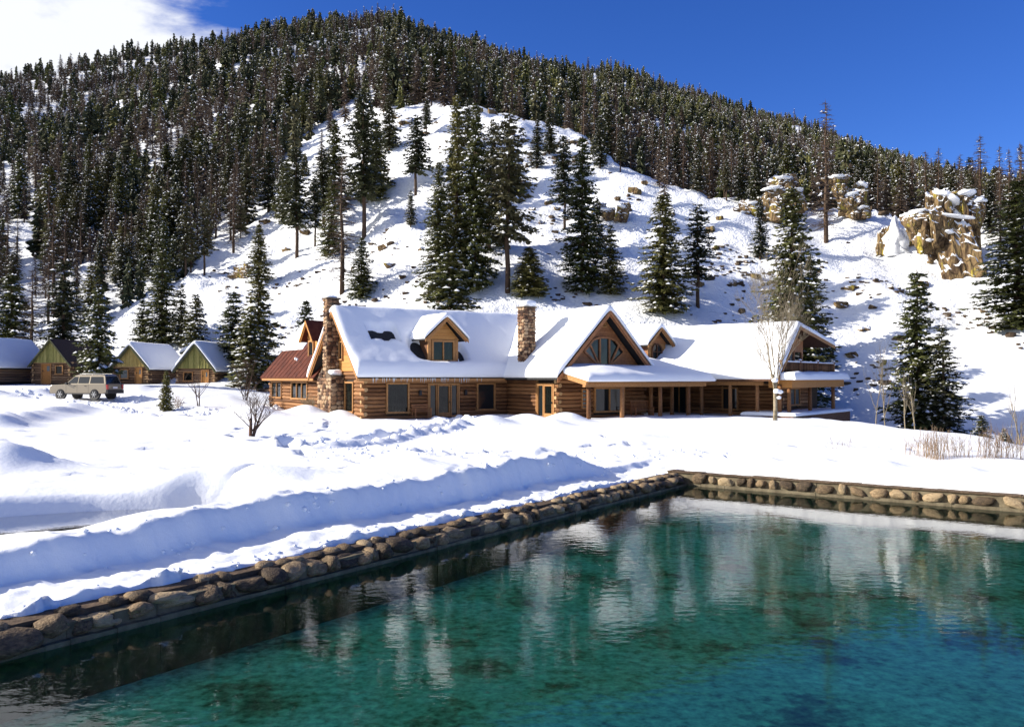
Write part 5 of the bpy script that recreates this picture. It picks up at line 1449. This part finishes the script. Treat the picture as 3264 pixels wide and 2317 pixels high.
m = MB(); m.box(-2.83, -2.795, -.26, .26, .84, .98); cpart(m, 'number_plate', M['plate'])
m = MB(); m.box(2.66, 2.84, -.95, .95, .46, .70); cpart(m, 'front_bumper', M['black_plastic'])
for x in (1.72, -1.62):
    for s in (1, -1):
        m = MB(); m.tube([(x, s * .80, .42), (x, s * 1.004, .46)], [.50, .50], 20); cpart(m, 'wheel_arch', M['black_plastic'])
        wh = link('wheel', None, car, (x, s * .93, .40))
        m = MB(); m.tube([(0, -.13, 0), (0, -.11, 0), (0, .11, 0), (0, .13, 0)], [.34, .40, .40, .34], 22); link('tyre', m.mesh('tyre', M['rubber']), wh)
        m = MB(); m.tube([(0, s * .10, 0), (0, s * .137, 0)], [.27, .25], 18)
        link('rim', m.mesh('rim', M['black_plastic']), wh)
        m = MB()
        for k in range(6):
            a = k * math.pi / 3; m.bar((0, s * .145, 0), (math.cos(a) * .25, s * .140, math.sin(a) * .25), .05, .02, up=(0, 1, 0))
        link('spokes', m.mesh('spokes', M['alloy']), wh)

# ------------------------------------------------------------------ benches
def bench(fr, label, w, back=.5, mat='redwood', vert=True):
    p = fr.pt(0, 0, 0)
    t = thing('garden_bench', label, 'bench', p)
    for x in (0.04, w - .04):
        mb = MB(fr); mb.box(x - .035, x + .035, -.28, -.21, 0, .62); mb.build('leg', M[mat], t)
        mb = MB(fr); mb.bar((x, .22, 0), (x, .34, .45 + back), .07); mb.build('leg', M[mat], t)
        mb = MB(fr); mb.box(x - .045, x + .045, -.32, .28, .62, .66); mb.build('armrest', M[mat], t)
    for i in range(5):
        mb = MB(fr); y = -.27 + .115 * i; mb.box(.0, w, y, y + .095, .42, .45); mb.build('slat', M[mat], t)
    mb = MB(fr); mb.box(0, w, .30, .36, .42 + back, .50 + back); mb.build('top_rail', M[mat], t)
    mb = MB(fr); mb.box(0, w, .22, .27, .46, .53); mb.build('bottom_rail', M[mat], t)
    if vert:
        n = int(w / .12)
        for i in range(1, n):
            x = w * i / n; mb = MB(fr); mb.bar((x, .245, .53), (x, .325, .43 + back), .05, .025); mb.build('slat', M[mat], t)
    else:
        for k in range(3):
            z = .56 + back * k / 3.4; mb = MB(fr); mb.box(0, w, .25 + .02 * k, .275 + .02 * k, z, z + .08); mb.build('slat', M[mat], t)
    return t
bench(FM.sub(3.35, -.55, 0), 'red-brown bench with horizontal slats against the log wall left of the door', 1.25, .42, vert=False)
bench(FM.sub(17.15, -7.2, 0), 'slatted wooden porch bench between two porch posts', 1.7, .62)

# ------------------------------------------------------------------ bare broadleaf trees, shrubs, willow stems
def bare_tree(seed, h, spread=.35, levels=4, r0=.09, upright=.75, stems=1, trunk=.3, kids=(3, 5), zbase=-.3):
    rs = random.Random(seed); tr, br = MB(), MB()
    def grow(mb, p, d, L, r, lev):
        n = 4; pts, rad = [p.copy()], [r]
        q, dd = p.copy(), d.copy()
        for i in range(n):
            dd = (dd + Vector((rs.uniform(-1, 1), rs.uniform(-1, 1), rs.uniform(-.3, 1) * upright)) * .13).normalized()
            q = q + dd * (L / n); pts.append(q.copy()); rad.append(max(.004, r * (1 - .8 * (i + 1) / n)))
        mb.tube(pts, rad, 5 if lev < 2 else 3, cap=False)
        if lev < levels:
            for k in range(rs.randint(*kids)):
                t = rs.uniform(.25 if lev else trunk, .97); i = min(n - 1, int(t * n)); pp = pts[i].lerp(pts[i + 1], t * n - i)
                a = rs.uniform(0, 6.28); side = Vector((math.cos(a), math.sin(a), 0))
                nd = (dd * rs.uniform(.5, 1.0) + side * rs.uniform(.5, 1.0) * (spread * 2.2) + Vector((0, 0, upright * .5))).normalized()
                grow(br, pp, nd, L * rs.uniform(.35, .62) * (1.15 - .4 * t), r * (1 - .75 * t) * .62, lev + 1)
    for s in range(stems):
        a = rs.uniform(0, 6.28); lean = .22 if stems > 1 else .04
        grow(tr, Vector((math.cos(a) * .05 * (stems > 1), math.sin(a) * .05 * (stems > 1), zbase)), Vector((math.cos(a) * lean, math.sin(a) * lean, 1)).normalized(), h * rs.uniform(.75, 1.0) - zbase, r0 * rs.uniform(.7, 1), 0)
    return tr, br
def plant_bare(name, label, cat, u, d, h, mat, seed, group=None, **kw):
    x, y = at(u, d); t = thing(name, label, cat, (x, y, gz(x, y)), 0, group)
    tr, br = bare_tree(seed, h, **kw)
    link('trunk', tr.mesh('trunk', M[mat]), t); link('branches', br.mesh('branches', M[mat]), t)
    return t
def lodge_z(u, ykey, d): return CAM_Z + (HY - ykey) / FPX * d
asp = plant_bare('aspen_tree', 'tall bare aspen with several pale stems in front of the right wing of the lodge', 'tree', 1731, 54.5, 8.6, 'aspen', 5, spread=.34, levels=3, r0=.05, stems=5, trunk=.10, kids=(7, 9), upright=.75, zbase=1.9)
ax, ay = at(1731, 54.5)
mb = MB(); mb.tube([(0, 0, -.4), (.03, 0, .8), (0, 0, 2.2), (-.1, 0, 2.9)], [.16, .13, .105, .06], 8); link('trunk', mb.mesh('trunk', M['aspen']), asp)
for i, (dx, dz, s) in enumerate(((-.05, 2.55, .2), (.05, 1.85, .22), (.28, 1.8, .18), (.2, 1.45, .14))):
    me = boulder(440 + i, 2, .15, .3); me.materials.append(M['snow_smooth']); o = link('snow_clump', me, asp, (dx, -.22, dz)); o.scale = (s, s * .8, s * .75)
for i, (u, d, h, lab) in enumerate(((1955, 56, 4.6, 'bare grey aspen standing left of the pair of edge spruces, nearest the lodge'), (1978, 55.5, 5.0, 'pale bare aspen with forked top just left of the edge spruces'),
                                   (2022, 53, 3.6, 'slim pale aspen stem in front of the tall edge spruce'), (2043, 51, 2.9, 'short thin aspen stem leaning in front of the edge spruces'),
                                   (2262, 47, 3.6, 'thin bare sapling near the right edge above the willow stems'), (2281, 45, 4.0, 'tallest thin sapling cut by the right edge above the willow stems'))):
    plant_bare('aspen_tree', lab, 'tree', u, d, h, 'aspen', 60 + i, 'bare aspens at the right field edge', spread=.22, levels=2, r0=.055, trunk=.25, kids=(6, 9), upright=.8)
pl = plant_bare('fruit_tree', 'small bare fruit tree with dark wrapped trunk standing in open snow left of the lodge', 'tree', 560, 39.5, 2.05, 'twig', 71, spread=.55, levels=3, r0=.085, stems=3, trunk=.22, kids=(4, 6), upright=.8)
mb = MB(); mb.tube([(0, 0, -.2), (0, 0, .42)], [.075, .065], 8); link('trunk_wrap', mb.mesh('trunk_wrap', M['darkwood']), pl)
mb = MB(); mb.tube([(0, 0, .3), (.02, 0, .6), (0, .02, .85)], [.06, .055, .04], 7); link('trunk', mb.mesh('trunk', M['twig']), pl)
plant_bare('fruit_tree', 'small bare tree in front of the last snow-roofed cabin', 'tree', 445, 68, 2.6, 'twig', 73, spread=.5, levels=3, r0=.07, stems=2, trunk=.3, kids=(4, 6), upright=.8)
plant_bare('fruit_tree', 'wide bare shrub-like tree beside the corner of the rusty-roofed annex', 'tree', 548, 76, 3.4, 'twig', 74, spread=.5, levels=3, r0=.07, stems=4, trunk=.2, kids=(4, 6), upright=.7)
plant_bare('dead_tree', 'dead leaning tree with bare curved limbs behind the tall stone chimney', 'tree', 735, 88, 7.0, 'twig', 77, spread=.5, levels=3, r0=.14, trunk=.15, kids=(5, 7), upright=.5)
plant_bare('shrub', 'brown bare shrub against the annex wall below its far window', 'shrub', 606, 70.5, .9, 'twig', 75, spread=.6, levels=2, r0=.03, stems=12, trunk=.2, kids=(3, 5))
plant_bare('shrub', 'grey bare shrub against the annex wall beside the chimney foot', 'shrub', 690, 62.5, 1.3, 'aspen', 76, spread=.6, levels=2, r0=.025, stems=16, trunk=.2, kids=(4, 6))
plant_bare('shrub', 'reddish bare shrub poking from the snow by the small pine', 'shrub', 398, 67, .8, 'willow', 78, spread=.6, levels=2, r0=.025, stems=10, trunk=.2, kids=(3, 5))
# young two-topped pine by the drive
x, y = at(372, 66)
plant_tree('bushy', x, y, 3.1, .62, 'young bushy pine with long needles growing out of the ploughed snow by the car', pick=0)
# willow stems at the right edge of the field: thin shoots in separate clumps
for i, (u, d, n, h) in enumerate(((2032, 29.5, 14, .75), (2066, 28.6, 30, .95), (2090, 28.2, 36, 1.0), (2120, 28.8, 22, .8), (2150, 28.4, 16, .7), (2196, 27.6, 28, .95), (2222, 27.6, 22, 1.15), (2250, 27.8, 26, .9), (2284, 27.5, 26, 1.0), (1880, 33, 9, .45))):
    x, y = at(u, d); rs = random.Random(500 + i); z = gz(x, y)
    mb = MB()
    for k in range(n):
        px_, py_ = rs.gauss(0, .20), rs.gauss(0, .16); hh = h * rs.uniform(.45, 1.1); lx, ly = rs.gauss(0, .16), rs.gauss(0, .12)
        mb.tube([(px_, py_, -.15), (px_ + lx * .4, py_ + ly * .4, hh * .5), (px_ + lx, py_ + ly, hh)], [.008, .007, .003], 3, cap=False)
        for q in range(2):
            t = rs.uniform(.3, .8); a = (px_ + lx * t, py_ + ly * t, hh * t); mb.tube([a, (a[0] + rs.gauss(0, .1), a[1] + rs.gauss(0, .08), a[2] + hh * .28)], [.005, .002], 3, cap=False)
    o = link('willow_clump', mb.mesh('willow_clump', M['willow']), None, (x, y, z))
    tag(o, ('leftmost thin willow clump, short and sparse', 'dense pinkish willow clump, left of the densest two', 'densest and pinkest willow clump in the snow beyond the pool', 'loose willow clump just right of the densest one', 'sparse low willow clump midway along the stems', 'dense brown willow clump left of the tallest stems', 'tallest sparse willow stems near the right edge', 'medium willow clump right of the tallest stems', 'willow clump cut by the right photo edge')[i] if i < 9 else 'sparse dry grass stems in the open snow field right of centre', 'shrub', 'willow clumps at the right edge of the snow field' if i < 9 else None, kind='thing')

# ------------------------------------------------------------------ rocks
def crag_mesh(seed, cuts=13):
    """angular slab: a block clipped by a few joint planes, its faces stepped and cracked"""
    import bmesh
    rs = np.random.default_rng(seed); bm = bmesh.new(); bmesh.ops.create_cube(bm, size=2)
    bmesh.ops.subdivide_edges(bm, edges=bm.edges[:], cuts=cuts, use_grid_fill=True)
    ph = rs.uniform(0, 50, 4)
    n = rs.normal(size=(9, 3)); n[:, 2] *= .7; n /= np.linalg.norm(n, axis=1)[:, None]; off = rs.uniform(.72, 1.05, 9)
    for v in bm.verts:
        c = np.array(v.co)
        for it in range(2):
            for k in range(9):
                e = n[k] @ c - off[k]
                if e > 0: c = c - n[k] * e
        st = float(vnoise(np.array([c[0] * 2.6 + ph[0]]), np.array([c[1] * 2.6 + ph[1]]), seed)[0])
        st = round(st * 5) / 5 * .42
        hz = round(float(vnoise(np.array([c[2] * 2.4 + ph[2]]), np.array([c[0] * .9 + c[1] * .7]), seed + 3)[0]) * 4) / 4 * .16
        fine = float(vnoise(np.array([c[0] * 6 + ph[3]]), np.array([c[2] * 9 + c[1] * 6]), seed + 1)[0]) * .16
        r = c[:2] * (1 + st + hz + fine); v.co = Vector((r[0], r[1], c[2] * (1 + st * .5) + fine))
    me = bpy.data.meshes.new('rock_slab'); bm.to_mesh(me); bm.free(); me.materials.append(M['rock'])
    me.polygons.foreach_set('use_smooth', [False] * len(me.polygons))
    return me
CRAG = [crag_mesh(600 + i) for i in range(6)]; CRAG_LO = [crag_mesh(620 + i, 3) for i in range(6)]
CRAG_TINY = [crag_mesh(630 + i, 1) for i in range(4)]
CAP = [boulder(640 + i, 3, .32, .30) for i in range(4)]
for me in CAP: me.materials.append(M['snow_smooth'])
def outcrop(label, u, d, blocks, caps):
    """blocks: offsets in keys (du, dz metres), half sizes in metres, tilt"""
    x, y = at(u, d); z = gz(x, y)
    t = thing('rock_outcrop', label, 'rock', (x, y, z))
    for i, (dx, dy, dz, sx, sy, sz, tx) in enumerate(blocks):
        o = link('rock_slab', CRAG[(i + int(u)) % 6], t, (dx, dy, dz)); o.scale = (sx, sy, sz); o.rotation_euler = (.12 * ((i % 3) - 1), tx, i * 1.3 % .9 - .45)
    for i, (dx, dy, dz, sx, sy, sz, tx) in enumerate(caps):
        o = link('snow_cap', CAP[i % 4], t, (dx, dy, dz - .12)); o.scale = (sx * .82, sy, sz * .8); o.rotation_euler = (0, tx, i * .7)
    if label.startswith(('yellow-brown', 'snowy dark')): t.scale = (.82, .82, .82)
    return t
d = dist_for(2140, 622)
outcrop('tall yellow lichen-streaked cliff with snow on its ledges at the upper right', 2132, d + 2,
        [(.2, 0, 3.4, 2.3, 2.2, 5.2, -.22), (-1.6, .5, 6.0, 1.6, 1.6, 4.2, -.1), (2.6, .6, 3.6, .95, 1.6, 5.2, -.30), (1.9, 1.2, 8.2, 1.7, 1.5, 2.2, .1), (-3.2, 1.0, 4.6, 1.3, 1.5, 2.8, .15), (-4.2, 1.2, 6.4, 1.6, 1.3, 1.7, 0), (.6, -1.0, .9, 1.2, 1.0, 2.0, -.2), (3.6, .9, 7.6, 1.0, 1.2, 2.0, -.1)],
        [(-1.3, .2, 10.1, 1.2, .9, .4, .25), (-.1, -.2, 9.2, 1.3, .8, .35, .5), (2.1, .5, 10.3, 1.4, 1.0, .42, .1), (-4.0, .6, 8.0, 1.5, .9, .35, 0), (-.2, -1.6, 6.9, 2.2, .6, .26, -.2), (-1.2, -1.5, 4.9, .8, .4, .25, -.2), (.9, -1.9, 4.1, .5, .4, .22, -.2), (-3.3, -.4, 4.0, .9, .6, .25, 0), (3.7, .2, 9.3, .9, .9, .35, 0)])
d = dist_for(1722, 508)
outcrop('yellow-brown rock face with a snowy top behind the tall spruce', 1718, d + 2,
        [(.2, 0, 2.6, 2.3, 1.6, 3.2, .1), (2.2, .6, 4.6, 2.4, 1.5, 3.0, 0), (-2.0, -.2, 1.3, 1.1, 1.0, 2.0, .25), (-3.2, .4, 2.2, 2.0, 1.2, 1.3, .1), (3.8, 1.2, 7.0, 2.0, 1.4, 1.6, 0), (-5.0, .2, .6, 1.4, 1.0, .9, 0), (5.2, 0, 3.6, 1.5, 1.2, 2.2, 0)],
        [(.6, -.2, 5.8, 2.2, 1.2, .35, -.15), (3.2, .4, 7.9, 2.4, 1.2, .4, -.1), (-3.0, 0, 3.2, 2.0, 1.0, .35, -.15), (-5.0, -.2, 1.4, 1.4, .9, .3, 0), (5.0, 0, 5.6, 1.6, 1.1, .35, .1)])
d = dist_for(1905, 520)
outcrop('snowy dark rock pile on the crest right of the tall leafless conifer', 1905, d + 2,
        [(0, 0, 3.0, 2.0, 1.5, 2.4, .2), (1.8, .6, 4.6, 1.6, 1.3, 2.2, .1), (-1.6, .3, 4.8, 1.6, 1.2, 1.6, 0), (1.2, -.4, 1.0, 1.8, 1.3, 1.4, 0), (-2.4, 1.0, 7.0, 2.0, 1.3, 1.4, 0)],
        [(-.3, -.2, 4.6, 1.9, 1.1, .4, -.2), (2.0, .2, 6.4, 1.4, 1.0, .45, .3), (-2.4, .6, 8.0, 2.0, 1.1, .38, 0), (1.4, -.7, 2.0, 1.8, 1.1, .4, .2)])
d = dist_for(1995, 580)
x, y = at(1997, d + 1.5)
t = outcrop('pointed rock spire plastered white with snow left of the yellow cliff', 1992, d + 1.5, [(-.9, .2, 1.4, .8, .9, 2.2, .16), (1.8, 1.0, 1.4, 2.2, 1.2, 1.8, .2)], [(.9, -.3, 1.0, 1.6, .9, 1.6, .15), (2.4, .3, 2.4, 1.8, 1.0, .8, .5)])
def spire(name, parent, loc, h, r0, seed, flat=.6, lean=(0, 0)):
    mb = MB(); rows, n = 16, 18; vs = []; fs = []
    for k in range(rows + 1):
        t = k / rows
        for j in range(n):
            a = j * 2 * math.pi / n
            nn = float(fbm(np.array([math.cos(a) * 1.6 + t * 3.4]), np.array([math.sin(a) * 1.6 + seed + t * 2.6]), seed, 3)[0])
            r = r0 * (.12 + .88 * (1 - t ** 1.6) ** .9 if t < .97 else .03) * (1 + 1.1 * nn)
            vs.append((math.cos(a) * r + lean[0] * t, math.sin(a) * r * flat + lean[1] * t, h * t - .6))
    for k in range(rows):
        for j in range(n): fs.append((k * n + j, k * n + (j + 1) % n, (k + 1) * n + (j + 1) % n, (k + 1) * n + j))
    fs.append(tuple(rows * n + j for j in range(n)))
    mb.add(vs, fs, 0, True)
    return link(name, mb.mesh(name, M['snow_smooth']), parent, loc)
spire('plastered_snow', t, (0, -.45, 0), 5.8, 1.35, 3, .6, (.45, 0)); spire('plastered_snow', t, (1.2, -.3, 0), 3.2, 1.7, 5, .6, (-.2, 0))
d = dist_for(540, 622)
outcrop('tan boulder at the forest edge below the snow-flecked spruce', 540, d + .5, [(0, 0, .8, 1.5, 1.0, 1.2, .1), (-1.6, .3, .2, .8, .7, .6, 0)], [(.1, .1, 1.75, 1.2, .8, .28, 0)])
d = dist_for(1395, 500)
outcrop('dark rock horn with a snow cap on the slope right of the tall broad spruce', 1392, d + .5, [(0, 0, 1.0, 1.0, .9, 1.6, .3), (-2.2, .5, 1.0, 1.0, .8, .9, 0), (-3.4, .8, 2.0, 1.1, .9, .9, 0)], [(-.2, -.1, 2.2, .9, .8, .3, .4), (-2.6, .4, 1.8, 1.4, .8, .3, 0)])
d = dist_for(2250, 905)
ROCKS = [(940, 560), (985, 500), (970, 580), (1245, 470), (1225, 455), (1210, 500), (905, 270), (885, 262), (1300, 290), (1330, 300), (1280, 320), (1240, 330), (1100, 250), (1070, 245), (1380, 450), (1360, 470), (1420, 430), (1440, 410), (1400, 470),
         (1590, 520), (1610, 490), (1650, 470), (1600, 560), (1700, 560), (1740, 610), (1670, 590), (1690, 620), (1560, 640), (1640, 640), (1950, 690), (1930, 740), (2010, 760), (1880, 690), (1900, 650), (2060, 640), (2200, 700), (2215, 745), (1990, 640), (2080, 590),
         (870, 600), (900, 620), (855, 560), (640, 560), (620, 480), (590, 500), (680, 520), (1850, 760), (1900, 800), (1960, 820), (1020, 330), (950, 300), (1140, 300), (1170, 420), (1190, 470), (1350, 540), (1500, 480)]
for i, (u, k) in enumerate(ROCKS):
    rs = random.Random(700 + i); d = dist_for(u + rs.uniform(-8, 8), k); x, y = at(u, d)
    s = rs.uniform(.30, .75) * (d / 110)
    o = link('slope_rock', CRAG_LO[i % 6], None, (x, y, gz(x, y) + .05)); o.scale = (s * 1.2, s, s * .75); o.rotation_euler = (rs.uniform(-.2, .2), rs.uniform(-.2, .2), rs.uniform(0, 6.28))
    zone = next(n for lim, n in ((760, 'beside the forest-edge pines'), (1010, 'left of the dense spruce clump'), (1290, 'above the snow-capped chimney'), (1460, 'above the middle gable'), (1630, 'around the pair of slope spruces'), (1790, 'left of the big spruce behind the right wing'), (2000, 'right of the big spruce behind the right wing'), (9999, 'under the lichen-streaked cliff')) if u < lim)
    tag(o, 'brown rock poking through the slope snow ' + zone, 'rock', 'slope rocks ' + zone)
for i, (u, d, s, lab) in enumerate(((2225, 61, 1.0, 'brown rock with a thick snow hood by the shaded bank at the far right'), (1185, 30.0, .12, 'small orange-brown rock showing in the trodden snow between lodge and pool'))):
    x, y = at(u, d); o = link('field_rock', CRAG_LO[i], None, (x, y, gz(x, y) + s * .25)); o.scale = (s * 1.3, s, s * .8); tag(o, lab, 'rock')
# loose clods thrown up along the walk and the drive
clods = [boulder(660 + i, 1, .2, .4) for i in range(3)]
mb = MB()
rs = random.Random(9)
def clod(x, y, s):
    me = rs.choice(clods); z = gz(x, y); a = rs.uniform(0, 6.28); c, sn_ = math.cos(a) * s, math.sin(a) * s
    mb.add([(x + c * v.co.x - sn_ * v.co.y, y + sn_ * v.co.x + c * v.co.y, z + s * .8 * v.co.z) for v in me.vertices], [tuple(p.vertices) for p in me.polygons])
for k in range(240):
    i = rs.randrange(len(WALK) - 1); t = rs.random(); a, b_ = WALK[i], WALK[i + 1]
    clod(a[0] + (b_[0] - a[0]) * t + rs.gauss(0, .9), a[1] + (b_[1] - a[1]) * t + rs.gauss(0, .6), rs.uniform(.03, .11))
for k in range(240):
    i = rs.randrange(1, len(DRIVE) - 1); t = rs.random(); a, b_ = DRIVE[i], DRIVE[i + 1]
    clod(a[0] + (b_[0] - a[0]) * t + rs.choice((-2.8, 2.8)) + rs.gauss(0, .5), a[1] + (b_[1] - a[1]) * t + rs.gauss(0, .9), rs.uniform(.08, .26))
for k in range(330):
    p = FP.pt(-rs.uniform(.45, 1.0) if rs.random() < .6 else -rs.uniform(2.0, 2.7), -rs.uniform(0, 24)); clod(p[0], p[1], rs.uniform(.015, .06))
for k in range(160):
    clod(rs.uniform(-7, 8), rs.gauss(31, 1.2), rs.uniform(.02, .09))
tag(link('snow_clods', mb.mesh('snow_clods', M['snow'])), 'loose clods of shovelled snow along the walk, the drive and the pool', 'snow', kind='stuff')

# scree and dry scrub that pepper the open slope
mb = MB(); rs = random.Random(31); RR = np.random.default_rng(31)
n = 26000
sd = RR.uniform(88, 185, n); su = RR.uniform(430, 2290, n); sx = (su - CX) / FPX * sd
sz = ground(sx, sd); sk = HY - (sz - CAM_Z) / sd * FPX
clus = fbm(sx / 9, sd / 9, 401, 3)
ok = (sk > np.interp(su, B_U, B_Y) - 15) & (clus > 0.16) & (RR.random(n) < np.clip((clus - .16) * 3.2, 0, .8) * np.where(sk < 480, 1.0, .35))
ix = np.nonzero(ok)[0][:4200]
for i in ix:
    s = rs.uniform(.08, .30) * (1 if rs.random() < .85 else 1.8); me = CRAG_TINY[rs.randrange(4)]; a = rs.uniform(0, 6.28); c, sn_ = math.cos(a) * s, math.sin(a) * s
    mb.add([(sx[i] + c * v.co.x * 1.4 - sn_ * v.co.y, sd[i] + sn_ * v.co.x + c * v.co.y, sz[i] + s * .7 * v.co.z) for v in me.vertices], [tuple(p.vertices) for p in me.polygons])
tag(link('scree', mb.mesh('scree', M['scree'])), 'small dark stones scattered over the open snow slope', 'scree', kind='stuff')
print('scree', len(ix))
